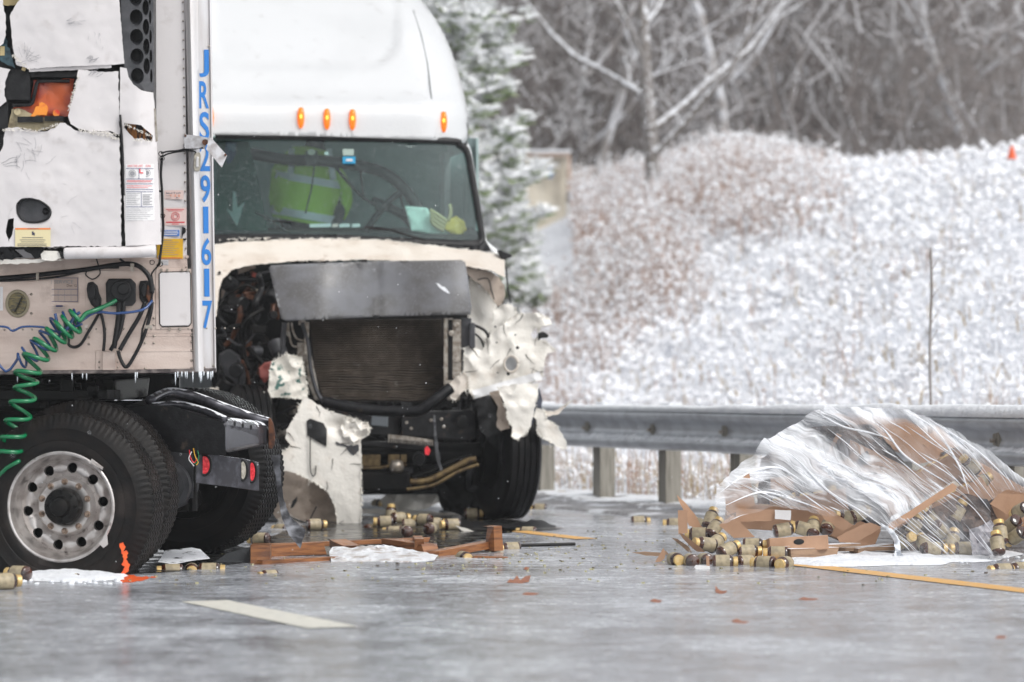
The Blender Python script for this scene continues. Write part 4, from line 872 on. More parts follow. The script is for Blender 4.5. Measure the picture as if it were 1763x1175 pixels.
# air hoses ------------------------------------------------------------
def coil(name, path, turns, rad, r, mat, lab, d=17.72, squash=1.0, n=14):
    q = catmull([P(a[0], a[1], a[2] if len(a) > 2 else d) for a in path], 30); m_ = len(q); tot = turns*n; pts = []
    for i in range(tot+1):
        f = i/tot*(m_-1); j = min(m_-2, int(f)); u = f-j; c = q[j]*(1-u)+q[j+1]*u; t = (q[j+1]-q[j]).normalized()
        e1 = Vector((0,1,0)); e1 = (e1-t*e1.dot(t)).normalized(); e2 = t.cross(e1); a = 2*math.pi*i/n; rr_ = rad*(1+.12*fz(i*.05, 3))*min(1, i/n+.2, (tot-i)/n+.2)
        pts.append(c+e1*math.cos(a)*rr_*squash+e2*math.sin(a)*rr_)
    return pts
hp = [P(200,517,17.8), P(188,524,17.78), P(165,534,17.72), P(148,540,17.7)]
g_ = coil('x', [(140,545),(120,560),(100,575),(72,600),(48,640),(42,680),(28,730),(16,775),(10,800)], 13, .066, .012, None, '')
mb = MB(); mb.tube(catmull(hp+g_[6:-10]+[P(2,815,17.75), P(-14,860,17.8), P(-30,930,17.9)], 3), .0125, 8)
o_ = mb.build('air_hose', HOSEG, origin=P(20,800,17.7), smooth='all'); tag(o_, 'green coiled air hose hanging from the trailer sockets past the flat tyre', 'hose')
b_ = coil('x', [(140,548),(118,552),(96,562),(74,590),(48,612),(30,618)], 7, .055, .007, None, '', d=17.76)
mb = MB(); mb.tube(catmull([P(262,518,17.85),P(245,534,17.8),P(200,540,17.78),P(165,538,17.76)]+b_[5:]+[P(10,640,17.75),P(-20,610,17.75),P(-60,640,17.75)], 3), .008, 7)
mb.ptube([(-40,562),(8,563),(22,570),(40,563),(75,564),(100,572),(120,566),(142,558)], 17.74, .007, 6)
mb.ptube([(138,538),(128,546),(112,570),(100,560),(95,540)], 17.7, .009, 7)
o_ = mb.build('air_hose', HOSEB, origin=P(80,600,17.7), smooth='all'); tag(o_, 'thin dark blue air hose looping loosely beside the green coil', 'hose')
# ================================================================ WRECKED WHITE TRUCK
def C(off=0): return lambda x, y=0: 26.0+(x-600)*.0011+off
def C0(x): return 26.0+(x-600)*.0011
A2 = Vector((-.225, .974, 0))
WT = thing('wrecked_truck', 'white semi truck with crushed front, exposed radiator and shattered fenders', 'truck', P(640, 905, 24.9))
XR = [(-60,650),(-30,695),(0,725),(30,748),(60,765),(90,778),(130,791),(170,801),(200,805),(240,806),(260,808)]
OF = [(-60,2.3),(-30,1.7),(0,1.35),(60,.95),(120,.62),(160,.42),(166,.36),(173,.31),(178,.24),(200,.2),(240,.2),(260,.24)]
def itp(tb, y):
    if y <= tb[0][0]: return tb[0][1]
    for (a, va), (c_, vc) in zip(tb, tb[1:]):
        if y <= c_: return va+(vc-va)*(y-a)/(c_-a)
    return tb[-1][1]
def roofD(x, y):
    xr = itp(XR, y); v = min(1, max(0, (x-(xr-85))/85)); o = C0(x)+itp(OF, y)+.65*(1-math.sqrt(max(0, 1-v*v)))
    v2 = min(1, max(0, (330-x)/60)); o += .5*v2*v2
    dx = max(0, abs(x-525)-105)/60; dy = max(0, y-60)/60; q = math.hypot(dx, dy); o += .06*(1-sstep(.8, 1.05, q))
    return o
mb = MB(); out = [(280,258),(280,-60)]+[(xr, y) for y, xr in XR[:-2]]+[(806,222),(806,244),(800,250),(790,247),(770,242),(560,235),(370,232)]
mb.sheet(out, roofD, 9, 0, (), .02); mb.build('roof_fairing', CABW, WT, smooth='all')
q = MB(); q.tube([P(x, y, roofD(x, y)-.001) for x, y in ((702,-20),(712,20),(725,60),(736,110),(743,170),(748,238))], .004, 6); q.build('panel_seam', GREY, WT)
q = MB(); q.tube([P(x, y, roofD(x, y)-.004) for x, y in ((805,212),(806,238),(800,249),(795,247))], .005, 6); q.build('panel_seam', BLACK, WT)
for (x, y) in ((518,203),(563,205),(607,206),(764,210),(362,203)):
    q = MB(); q.lathe([(0,-.09),(.014,-.085),(.026,-.05),(.031,0),(.028,.04),(.02,.08),(0,.088)], Matrix.Translation(P(x, y, roofD(x, y)-.01)) @ Matrix.Rotation(R(90), 4, 'X') @ Matrix.Rotation(R(-8), 4, 'Y'), 14)
    ml = q.build('marker_light', AMBER, WT, smooth='all'); q = MB(); q.lathe([(0,-.02),(.009,-.01),(.01,.01),(0,.02)], Matrix.Translation(P(x, y-2, roofD(x, y)-.038)) @ Matrix.Rotation(R(90),4,'X'), 8); q.build('bulb', AMBERH, ml, smooth='all')
# cab shell sides, with window openings, and back wall
def side(mb, px, lo, hi, w0, w1, sgn):
    def Q(y, b_): p = P(px, y, C0(px)+.45)+A2*b_; return p+Vector((-.0*b_,0,0))
    th = Vector((-.05*sgn,-.01,0))
    for (y0, y1, b0, b1) in ((lo, 415, 0, 3.2), (245, 415, 1.15, 3.2)):
        a = [Q(y0, b0), Q(y1, b0), Q(y1, b1), Q(y0, b1)]; mb.hexa(a, [p+th for p in a])
mb = MB(); xs_ = [(y, xr) for y, xr in XR]; vs = []
for y, xr in XR: p_ = P(xr-.5, y, roofD(xr, y)+.005); vs += [p_, p_+A2*(3.55-itp(OF, y))]
mb.add(vs, [(2*i, 2*i+1, 2*i+3, 2*i+2) for i in range(len(XR)-1)]); vs = []
for y, xr in XR: p_ = P(281, y, roofD(281, y)+.005); vs += [p_, p_+A2*(3.55-itp(OF, y))]
mb.add(vs, [(2*i, 2*i+1, 2*i+3, 2*i+2) for i in range(len(XR)-1)])
a_ = P(281,-60,roofD(281,-60)); b_ = P(650,-60,roofD(650,-60)); mb.add([a_, b_, b_+A2*1.2, a_+A2*1.2], [(0,1,2,3)])
mb.build('roof_side', CABW, WT, smooth='all')
mb = MB(); side(mb, 823, 690, 60, 0, 0, 1); mb.build('side_wall', CABW, WT)
mb = MB(); side(mb, 300, 690, 60, 0, 0, -1); mb.build('side_wall', CABW, WT)
mb = MB(); a = [P(300,690,C0(300)+.45)+A2*3.2, P(300,240,C0(300)+.45)+A2*3.2, P(836,240,C0(836)+.45)+A2*3.2, P(836,690,C0(836)+.45)+A2*3.2]
mb.hexa(a, [p+Vector((0,.05,0)) for p in a]); mb.build('back_wall', CABW, WT)
# windscreen
wso = [(300,238),(370,234),(560,237),(768,243),(790,249),(804,262),(812,300),(820,345),(828,395),(830,412),(824,421),(810,423),(700,418),(600,412),(430,411),(300,414)]
def wsD(x, y): v = max(0, (x-600)/230); v2 = max(0, (560-x)/260); return C0(x)+.26*(1-(y-236)/180)+.12*v**3+.15*v2**3
gm = bpy.data.materials.new('windscreen_glass'); gm.use_nodes = True; nn = gm.node_tree.nodes; ll = gm.node_tree.links; nn.remove(nn['Principled BSDF'])
tr = nn.new('ShaderNodeBsdfTransparent'); tr.inputs[0].default_value = (.66,.84,.82,1); gl_ = nn.new('ShaderNodeBsdfGlossy'); gl_.inputs['Roughness'].default_value = .03; gl_.inputs[0].default_value = (.85,.95,.95,1)
fr_ = nn.new('ShaderNodeFresnel'); fr_.inputs[0].default_value = 1.5; mi = nn.new('ShaderNodeMixShader'); ll.new(fr_.outputs[0], mi.inputs[0]); ll.new(tr.outputs[0], mi.inputs[1]); ll.new(gl_.outputs[0], mi.inputs[2])
tcc = nn.new('ShaderNodeTexCoord'); nz_ = nn.new('ShaderNodeTexNoise'); nz_.inputs['Scale'].default_value = 45; nz_.inputs['Detail'].default_value = 6; ll.new(tcc.outputs['Object'], nz_.inputs[0])
mr = nn.new('ShaderNodeMapRange'); mr.inputs[1].default_value = .52; mr.inputs[2].default_value = .85; mr.inputs[4].default_value = .16; ll.new(nz_.outputs[0], mr.inputs[0])
dfs = nn.new('ShaderNodeBsdfDiffuse'); dfs.inputs[0].default_value = (.6,.66,.68,1); m2 = nn.new('ShaderNodeMixShader'); ll.new(mr.outputs[0], m2.inputs[0]); ll.new(mi.outputs[0], m2.inputs[1]); ll.new(dfs.outputs[0], m2.inputs[2]); ll.new(m2.outputs[0], nn['Material Output'].inputs[0])
mb = MB(); mb.sheet(wso, wsD, 14, 0, (), .0); ws = mb.build('windscreen', gm, WT, smooth='all')
q = MB(); q.tube([P(x, y, wsD(x, y)-.01) for x, y, _ in catmull([(a_, b_, 0) for a_, b_ in wso[1:-1]], 4)], .03, 8); q.build('windscreen_seal', BLACK, WT, smooth='all')
q = MB(); q.sheet([(300,405),(430,403),(600,405),(700,410),(810,414),(834,410),(846,432),(836,433),(700,424),(600,420),(430,420),(300,424)], lambda x, y: wsD(x, y)-.035, 12, 0, (), .03); q.build('cowl_seal', BLACK, WT, smooth='all')
q = MB(); q.sheet([(806,246),(812,262),(822,320),(834,395),(838,415),(868,440),(852,446),(840,432),(834,424),(829,396),(818,330),(808,272),(800,256)], lambda x, y: wsD(min(x, 815), y)+.06+(x-815)*.001, 8, 0, (), .03); q.build('screen_pillar', CABW, WT, smooth='all')
# cab interior
INT = mk('cab_interior_grey', (.42,.54,.53), .8, col2=(.3,.4,.4), sc=2); DASH = mk('dashboard_vinyl', (.012,.014,.016), .6)
mb = MB(); mb.rect(296, 236, 800, 470, 28.0, .03); a = [P(820,238,26.9), P(820,430,26.9), P(798,430,28.0), P(798,238,28.0)]; mb.hexa(a, [p+Vector((.02,0,0)) for p in a]); mb.build('cab_liner', INT, WT)
mb = MB(); mb.hexa([P(300,398,26.25),P(300,425,26.2),P(828,425,26.35),P(828,404,26.5)], [P(300,392,27.2),P(300,425,27.2),P(828,425,27.2),P(828,392,27.2)]); mb.build('dashboard', DASH, WT, bevel=.02)
for pts, r_, d_ in (([(430,264),(490,275),(560,278),(620,286),(665,300),(700,330),(722,365),(735,398)], .05, 26.75),([(700,322),(672,345),(648,372),(630,398)], .03, 26.75),([(575,285),(605,320),(640,350),(700,372),(728,390)], .014, 26.8),([(620,288),(626,345)], .011, 26.8),([(686,325),(700,378)], .011, 26.8),([(640,345),(690,368),(716,395)], .04, 26.85)):
    q = MB(); q.ptube(pts, d_, r_, 8); q.build('dark_cab_frame', DASH, WT, smooth='all')
q = MB(); q.disc(652,356,7,8,26.7,.05); q.build('mount_knob', DASH, WT, bevel=.01)
# windscreen reflection of a highway sign, built as a panel behind the glass
gp = MB(); gp.sheet([(372,240),(428,244),(438,285),(450,340),(461,400),(372,404)], 26.62, 20, 0, (), .02); gpo = gp.build('sign_reflection', mk('reflected_sign_green', (.003,.035,.025), .5, col2=(.006,.05,.035), sc=3), WT)
q = MB(); q.prism([(401,331),(406,331),(409,358),(421,348),(408,390),(390,360),(400,365)], 26.6, .004); q.build('reflected_arrow', mk('reflected_arrow_grey', (.2,.27,.26), .5), gpo)
q = MB(); q.sheet([(390,245),(407,246),(406,265),(398,280),(392,283),(386,262)], 26.6, 5, 0, (), .004); q.build('reflected_shield', mk('reflected_shield_blue', (.012,.03,.09), .5), gpo)
q = MB(); write(q, '98', 391, 247, 406, 262, 26.592, .02); q.build('reflected_shield_number', mk('reflected_shield_digits', (.08,.14,.2), .5), gpo)
q = MB(); q.ring(565,296,30,16,26.6,.0,4) if False else q.prism([(527,259),(545,259),(549,270),(545,284),(528,286),(524,272)], 26.42, .05); q.build('camera_mount', DASH, WT, bevel=.01)
q = MB(); q.disc(536,262,7,5,26.4,.03); q.build('camera_lens', PALEL, WT)
q = MB(); q.ptube([(541,285),(537,320),(530,350),(526,368)], 26.4, .007, 5); q.build('phone_cable', DASH, WT)
q = MB(); q.rect(590,257,609,268,26.18,.003); q.build('sticker', mk('pale_sticker', (.4,.5,.45), .5), WT); q = MB(); q.rect(590,270,612,282,26.17,.003); so = q.build('sticker', mk('cyan_sticker', (.03,.35,.62), .4), WT)
q = MB(); q.rect(596,274,607,278,26.16,.002); q.build('print', STICKW, so); q = MB(); q.rect(559,262,566,267,26.2,.003); q.build('sticker', STICKW, WT)
q = MB(); q.sheet([(697,355),(735,358),(752,384),(778,406),(740,402),(708,398)], lambda x, y: 26.55+.02*fz(x*.05, y*.05), 8, 0, (), .004); q.build('paper_sheet', mk('mint_paper', (.72,.86,.78), .6), WT, smooth='all')
q = MB()
q.sheet([(774,378),(786,372),(800,382),(804,396),(790,408),(776,402),(762,392),(768,384)], lambda x, y: 26.5+.02*fz(x*.1, y*.1), 5, .5, (), .05); gv = q.build('work_glove', mk('yellow_glove', (.72,.5,.1), .7), WT, smooth='all')
for k in range(4):
    q = MB(); q.ptube([(770-k*2, 382+k*5),(756-k*3, 372+k*5),(740+k, 362+k*5)], 26.5, .018, 7, 4); q.build('glove_finger', mk('tan_glove', (.5,.4,.22), .8) if k == 0 else bpy.data.materials['tan_glove'], gv, smooth='all')
q = MB(); q.ptube([(772,380),(776,366),(774,352)], 26.5, .016, 7, 4); q.build('glove_finger', bpy.data.materials['tan_glove'], gv, smooth='all')
for (x0, x1, m_) in ((533,570,STICKW),(572,582,STICKP),(584,602,STICKW),(606,620,STICKW)):
    q = MB(); q.prism([(x0,386),(x1,385),(x1,391),(x0,392)], 26.25, .01); q.build('receipt', m_, WT)
for pts in ([(440,366),(465,378),(476,388),(492,398),(518,411)], [(628,391),(640,392),(672,396),(700,405),(730,413)]):
    q = MB(); q.ptube(pts, 25.93, .011, 6); wp = q.build('wiper', BLACK, WT, smooth='all')
    x, y = pts[1 if len(pts) else 0]; q = MB(); q.ptube([(x-12,y-2),(x,y+2),(x+40,y+5)], 25.92, .007, 5); q.build('wiper_blade', BLACK, wp)
# person in the cab -----------------------------------------------------
PD = 27.35
pr_ = thing('person', 'person in lime hi-vis vest leaning behind the windscreen, head hidden by the roof', 'person', P(530, 430, PD))
jv = {'pelvis':(532,440,.15),'belly':(531,390,.17),'chest':(528,325,.19),'uchest':(530,285,.17),'neck':(541,258,.07),'head':(546,226,.1),'crown':(546,212,.085),
      'ls':(486,288,.09),'le':(476,345,.06),'lw':(492,388,.045),'lh':(502,398,.04),'rs':(575,290,.09),'re':(592,345,.06),'rw':(578,388,.045),'rh':(568,398,.04),'lk':(512,505,.09),'rk':(556,505,.09),'lf':(512,570,.06),'rf':(556,570,.06)}
edj = [('pelvis','belly'),('belly','chest'),('chest','uchest'),('uchest','neck'),('neck','head'),('head','crown'),('uchest','ls'),('ls','le'),('le','lw'),('lw','lh'),('uchest','rs'),('rs','re'),('re','rw'),('rw','rh'),('pelvis','lk'),('lk','lf'),('pelvis','rk'),('rk','rf')]
me = bpy.data.meshes.new('body'); nm_ = list(jv); o0 = ORG[pr_.name]
me.from_pydata([P(jv[k][0], jv[k][1], PD+(.1 if k in ('pelvis',) else 0)-(.18 if k in ('lw','rw','lh','rh') else 0))-o0 for k in nm_], [(nm_.index(a), nm_.index(b_)) for a, b_ in edj], [])
body = bpy.data.objects.new('body', me); COL.objects.link(body); body.parent = pr_; ORG[body.name] = o0; me.materials.append(mk('dark_jacket', (.03,.035,.045), .8))
me.skin_vertices or None
sk = body.modifiers.new('skin', 'SKIN')
if not me.skin_vertices: me.attributes.new
for k, sv in zip(nm_, me.skin_vertices[0].data if me.skin_vertices else []): sv.radius = (jv[k][2], jv[k][2])
if me.skin_vertices: me.skin_vertices[0].data[0].use_root = True
body.modifiers.new('sub', 'SUBSURF').levels = 1
LIME = mk('hi_vis_lime', (.42,.68,.05), .7, emis=(.3,.6,.02), es=.0); REFL = mk('reflective_band', (.7,.72,.75), .4)
def ell(mb, lv, d0, n=28):
    vs = []
    for (cx_, y, rx, ry) in lv:
        for k in range(n):
            a = 2*math.pi*k/n; w_ = 1+.03*math.sin(a*5+y*.1); vs.append(P(cx_+rx*math.cos(a)*w_, y+rx*.17*math.cos(a), d0-ry*math.sin(a)*w_))
    m_ = len(lv); mb.add(vs, [(i*n+k, i*n+(k+1) % n, (i+1)*n+(k+1) % n, (i+1)*n+k) for i in range(m_-1) for k in range(n)])
q = MB(); ell(q, [(538,254,16,.06),(536,258,30,.12),(534,268,42,.17),(531,284,53,.21),(528,302,59,.23),(525,325,61,.25),(522,350,58,.25),(524,384,56,.24)], PD-.02); vest = q.build('vest', LIME, pr_, smooth='all')
q = MB(); ell(q, [(528,303,58,.245),(527.5,316,59.5,.255)], PD-.02); q.build('reflective_band', REFL, vest, smooth='all')
q = MB(); ell(q, [(526,364,59.5,.265),(526.5,378,59,.262)], PD-.02); q.build('reflective_band', REFL, vest, smooth='all')
for pts in ([(490,285),(478,315),(474,345),(484,372)], [(576,290),(592,318),(596,348),(584,375)]):
    q2 = MB(); q2.ptube(pts, PD-.05, .055, 10); q2.build('sleeve', mk('sleeve_lime', (.42,.7,.05), .7) if 'sleeve_lime' not in bpy.data.materials else bpy.data.materials['sleeve_lime'], vest, smooth='all')
for (x, x2) in ((502,500),(566,574)):
    q = MB(); q.sheet([(x-5,256),(x+5,256),(x2+6,310),(x2-5,310)], lambda x_, y: PD-.05-.21*math.sqrt(max(.05, 1-((x_-528)/58)**2)), 6, 0, (), .003); q.build('reflective_band', REFL, vest, smooth='all')
q = MB(); q.lathe([(0,-.14),(.07,-.13),(.112,-.06),(.118,0),(.11,.03)], Matrix.Translation(P(546,219,PD)) @ Matrix.Rotation(R(90),4,'X'), 20); q.build('hair', mk('dark_hair', (.03,.02,.015), .8), pr_, smooth='all')
# ---------------------------------------------------------------- torn hood and cowl
def rdg(x, y, k): return abs(noise.noise(Vector((x, y, k))))-.25
def nsh(off, amp=.03, sc=.03, k=0, ty=0, y0=500): return lambda x, y: C0(x)+off+amp*1.6*rdg(x*sc*.8, y*sc*.8, k)+ty*(y-y0)
FIBH = mk('glass_fibre_strands', (.85,.82,.75), .6)
def shard(name, outl, mat, dfn, jag=1.2, step=7, holes=(), th=.014, seed=0, sm='edge'):
    fib = mat.name in ('torn_white_fibreglass', 'green_stained_fibreglass', 'cream_fibreglass') and name != 'torn_cowl'
    q = MB(); q.sheet(outl, dfn, min(step, 5) if fib else step, jag, holes, th, seed); o = q.build(name, mat, WT, smooth=sm)
    if fib:
        q = MB(); r_ = random.Random(int(outl[0][0]*7+outl[0][1])); n_ = len(outl); cx_ = sum(p[0] for p in outl)/n_; cy_ = sum(p[1] for p in outl)/n_
        for i in range(n_):
            a = outl[i]; b_ = outl[(i+1) % n_]; L_ = math.hypot(b_[0]-a[0], b_[1]-a[1])
            if r_.random() < .35: continue
            for k in range(int(L_/2.2)):
                t = r_.random(); x = a[0]+(b_[0]-a[0])*t; y = a[1]+(b_[1]-a[1])*t; dx, dy = x-cx_, y-cy_; l_ = math.hypot(dx, dy)+1e-3; e = r_.uniform(.5,4)*(1+2*(r_.random() < .06)); an = r_.uniform(-.7,.7)
                ux, uy = dx/l_, dy/l_; vx, vy = ux*math.cos(an)-uy*math.sin(an), ux*math.sin(an)+uy*math.cos(an)
                d_ = dfn(x, y)-.004; q.tube([P(x-vx*2, y-vy*2, d_), P(x+vx*e, y+vy*e, d_-r_.uniform(-.01,.02))], [.004,.0012], 3, False)
        tag(q.build('frayed_fibres', FIBH, o), kind='stuff')
    return o
shard('torn_cowl', [(340,424),(400,417),(480,413),(560,411),(640,412),(700,417),(760,425),(830,433),(855,437),(868,446),(870,478),(860,474),(845,466),(800,459),(760,453),(700,450),(620,448),(520,449),(465,453),(420,459),(398,466),(384,480),(377,500),(373,545),(340,545)], CREAM,
      lambda x, y: C0(x)-.08-.009*(y-412)+.012*fz(x*.02, y*.06)-.05*math.exp(-((y-440)/9)**2)*(x < 700), 1.0, 7, th=.02)
q = MB(); rr2 = random.Random(4)
for k in range(90):
    x = rr2.uniform(372, 860); y = 413+max(0, (x-640))*.11+rr2.uniform(-1, 1)+ (8 if x < 420 else 0)*0; 
    q.ptube([(x,y+1),(x+rr2.uniform(-5,5),y-rr2.uniform(0,2.5)),(x+rr2.uniform(-9,9),y-rr2.uniform(-1,3.5))], C0(x)-.1, .003, 4, 1)
for k in range(80):
    x = rr2.uniform(410, 850); y = itp([(410,460),(465,452),(620,447),(760,452),(860,474)], x)
    q.ptube([(x,y),(x+rr2.uniform(-6,6),y+rr2.uniform(-1,2)),(x+rr2.uniform(-9,9),y+rr2.uniform(-2,2))], C0(x)-.42, .004, 4, 1)
tag(q.build('fibre_fringe', FIBRE, WT), kind='stuff')
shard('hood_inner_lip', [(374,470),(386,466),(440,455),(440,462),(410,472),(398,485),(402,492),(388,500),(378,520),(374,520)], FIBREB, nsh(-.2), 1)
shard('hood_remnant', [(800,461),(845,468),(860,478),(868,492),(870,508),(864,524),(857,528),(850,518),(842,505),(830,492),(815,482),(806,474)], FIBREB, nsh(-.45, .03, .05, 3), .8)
q = MB(); q.ptube([(822,482),(840,480),(846,500),(851,516)], 25.6, .006, 5, 3); q.build('bracket_wire', BLACK, WT)
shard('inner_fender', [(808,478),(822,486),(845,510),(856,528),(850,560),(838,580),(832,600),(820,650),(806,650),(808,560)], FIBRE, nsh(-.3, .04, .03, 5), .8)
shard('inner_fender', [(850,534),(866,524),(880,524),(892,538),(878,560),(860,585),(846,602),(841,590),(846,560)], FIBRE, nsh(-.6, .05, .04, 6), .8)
q = MB(); q.ptube([(816,560),(835,570),(846,590),(852,600)], 25.2, .014, 6); q.ptube([(818,575),(828,585),(836,605)], 25.2, .01, 6); q.build('cable', BLACK, WT, smooth='all')
# insulation blanket
def insD(x, y):
    u = (x-463)/350; return C0(x)-1.18-.11*math.cos((u-.27)*9.5)*(.4+.6*sstep(440, 520, y))-.0006*(y-448)+.02*sstep(500, 545, y)*math.cos(x*.03)-.035*math.exp(-((u-.53)/.02)**2)*-1
shard('insulation_panel', [(463,461),(467,457),(560,453),(650,450),(795,448),(801,452),(806,480),(812,530),(810,542),(740,543),(650,546),(560,550),(492,553),(484,549)], INSUL, insD, 0, 8, th=.03, sm='all')
shard('scratch', [(750,488),(756,489),(768,497),(775,506),(770,505),(758,497)], SNOWM, lambda x, y: insD(x, y)-.004, .8, 3, th=.002)
q = MB(); q.rect(620,447,632,452,24.8,.02); q.rect(642,543,654,548,24.8,.03); q.rect(560,449,566,452,24.8,.02); q.build('rubber_clip', BLACK, WT)
# radiator with real fins
rm_ = bpy.data.materials.new('radiator_core'); rm_.use_nodes = True
mb = MB(); RO = [(532,553),(762,548),(764,600),(773,680),(742,693),(600,692),(556,690),(541,640)]
def radD(x, y): return C0(x)-1.0-.03*math.sin((x-530)*.013)-.02*fz(x*.02, y*.02, 2)
mb.sheet(RO, radD, 10, 0, (), .05); ra = mb.build('radiator', RADD, WT, smooth='edge')
fq = MB(); y = 551.5; k = 0
while y < 690:
    xl = itp([(551,533),(640,542),(690,557)], y)+1; xr = itp([(551,761),(600,763),(680,771),(693,745)], y)-1; pts = []
    for i in range(15):
        x = xl+(xr-xl)*i/14; yy = y+1.6*fz(x*.03, y*.05, 5)*sstep(580, 680, y)*2+(.8*math.sin(x*.03) if y > 640 else 0); pts.append(P(x, yy, radD(x, y)-.012))
    fq.tube(pts, .0062, 4, cap=False); y += 3.9
fq.build('cooling_tubes', RADI, ra)
q = MB(); q.rect(764,548,771,668,24.95,.04); q.rect(779,550,794,652,24.97,.04); q.rect(771,548,780,551,24.95,.04); fo = q.build('radiator_frame', BRACK, WT, bevel=.004)
for k in range(22): q = MB(); q.rect(771.5,555+k*4.3,779,557+k*4.3,24.97,.02); q.build('slot', BLACK, fo)
for (x, y) in ((786,560),(787,620),(777,574)): q = MB(); q.disc(x, y, 5, 5, 24.9, .05, 12); q.build('bolt', BRACK, fo, bevel=.004)
q = MB(); q.rect(793,548,812,656,25.0,.12); q.rect(808,556,818,600,24.9,.1); q.build('shroud_side', GREY, WT, bevel=.01)
q = MB(); q.rect(524,555,532,612,24.9,.05); q.prism([(526,600),(534,600),(552,688),(542,690),(530,660)], 24.92, .05); q.rect(512,590,527,640,25.1,.1); q.rect(514,552,526,560,24.95,.05); q.build('radiator_frame', BRACK, WT, bevel=.004)
q = MB(); q.rect(770,655,792,690,24.95,.06); q.build('mounting_block', BRACK, WT, bevel=.01)
for pts, r_ in (([(496,558),(498,575),(503,595),(515,597),(524,596)], .009), ([(502,556),(505,572),(512,584),(526,587)], .009), ([(497,556),(494,575),(500,580)], .007), ([(527,650),(536,656),(542,664)], .008)):
    q = MB(); q.ptube(pts, 24.95, r_, 6); q.build('metal_pipe', BRACK, WT, smooth='all')
for pts, r_ in (([(490,556),(487,590),(486,620),(480,660)], .022), ([(520,556),(530,590),(536,640),(548,680),(560,692)], .016), ([(552,686),(565,700),(580,708)], .02)):
    q = MB(); q.ptube(pts, 24.9, r_, 7); q.build('hose', GREY, WT, smooth='all')
# engine bay: dark structure, hoses, housings
q = MB(); q.prism([(364,455),(835,455),(868,520),(868,640),(930,700),(925,850),(640,852),(440,860),(364,850)], lambda x, y: C0(x)+.35, .05); q.build('bulkhead', GREASE, WT)
eg = random.Random(12)
def jumble(n_, x0, x1, y0, y1, o0, o1, mats, wmul=1.0):
    for k in range(n_):
        x = eg.uniform(x0, x1); y = eg.uniform(y0, y1); d = C0(x)+eg.uniform(o0, o1); ty = eg.random(); q = MB(); m_ = eg.choice(mats)
        if ty < .6:
            pts = [(x, y, d)]; a = eg.random()*6.28
            for i in range(4): a += eg.uniform(-.9, .9); L_ = eg.uniform(12, 38)*wmul; pts.append((min(x1, max(x0, pts[-1][0]+L_*math.cos(a))), min(y1, max(y0, pts[-1][1]+L_*math.sin(a))), d+eg.uniform(-.08,.08)))
            q.ptube(pts, d, eg.uniform(.008, .028), 7, 5); q.build('hose', m_, WT, smooth='all')
        elif ty < .85:
            q.box(P(x, y, d), (eg.uniform(.02,.13)*wmul, eg.uniform(.05,.2), eg.uniform(.015,.08)*wmul), Matrix.Rotation(eg.uniform(-.5,.5), 3, 'Y') @ Matrix.Rotation(eg.uniform(-.6,.6), 3, 'Z')); q.build('engine_part', m_, WT, bevel=.008)
        else:
            q.lathe([(0,-.06),(.04,-.06),(.05,-.05),(.05,.04),(.03,.05),(0,.05)], Matrix.Translation(P(x, y, d)) @ Matrix.Rotation(eg.uniform(-1.2,1.2), 4, 'Z') @ Matrix.Rotation(eg.uniform(-1,1), 4, 'X') @ Matrix.Scale(eg.uniform(.5,1.4)*wmul, 4), 16); q.build('engine_part', m_, WT, smooth='edge')
jumble(64, 378, 478, 470, 700, -.7, .2, [GREASE, GREASE, GREASE, GREASE, BLACK, BLACK, BLACK, GREY, RUSTY])
jumble(60, 470, 830, 690, 840, -.9, .1, [GREASE, GREASE, GREASE, BLACK, FRAME, FRAME, GREY, BRACK])
jumble(18, 800, 870, 640, 830, -.6, .1, [GREASE, GREASE, BLACK, FRAME])
for (x, y, w_, h_, m_) in ((430,512,14,8,RUSTY),(438,474,7,7,FLESHO),(426,600,10,26,RUSTY),(452,635,16,24,RUSTY),(441,500,18,4,BRACK),(413,530,8,6,BRACK)):
    q = MB(); q.box(P(x, y, C0(x)-.3), (w_/207, .05, h_/207), Matrix.Rotation(R(15), 3, 'Y')); q.build('engine_part', m_, WT, bevel=.006)
q = MB(); q.prism([(376,610),(395,600),(412,612),(424,640),(416,700),(392,700),(378,660)], 25.4, .2); q.build('steering_box', GREY, WT, bevel=.02)
q = MB(); q.ptube([(378,625),(388,655),(392,690),(396,705)], 25.3, .01, 6); q.ptube([(410,620),(412,650),(404,690),(396,705)], 25.3, .01, 6); q.build('cable', BLACK, WT, smooth='all')
# lower beams
q = MB(); q.tube(catmull([P(556,692,24.6),P(600,701,24.55),P(650,707,24.55),P(700,709,24.55),P(725,706,24.55),P(750,688,24.55),P(776,668,24.6)], 6), .045, 12); q.build('bumper_tube', FRAME, WT, smooth='all')
shard('rubber_elbow', [(772,664),(782,652),(800,640),(806,650),(808,668),(795,676),(785,690),(776,686)], CREAM, nsh(-1.35, .04, .06, 9), .6, 6, th=.03)
q = MB(); q.prism([(690,708),(812,705),(818,712),(818,755),(800,760),(690,752)], lambda x, y: C0(x)-1.25, .12); q.build('front_crossmember', FRAME, WT, bevel=.012)
q = MB(); q.disc(796,727,11,12,24.82,.05); q.build('tow_eye', FRAME, WT, bevel=.008); q = MB(); q.disc(796,727,6.5,7.5,24.8,.02); q.build('tow_hole', mk('pitch_black', (.002,.002,.002), .9), WT)
q = MB(); q.prism([(560,700),(690,716),(690,752),(600,748),(560,730)], lambda x, y: C0(x)-1.15, .1); q.prism([(622,758),(668,760),(740,768),(740,778),(622,768)], lambda x, y: C0(x)-1.2, .08); q.build('bumper_beam', FRAME, WT, bevel=.008)
q = MB(); q.prism([(640,712),(668,714),(668,736),(638,733)], 24.7, .04); q.build('grey_module', mk('module_grey', (.16,.18,.2), .4), WT, bevel=.008)
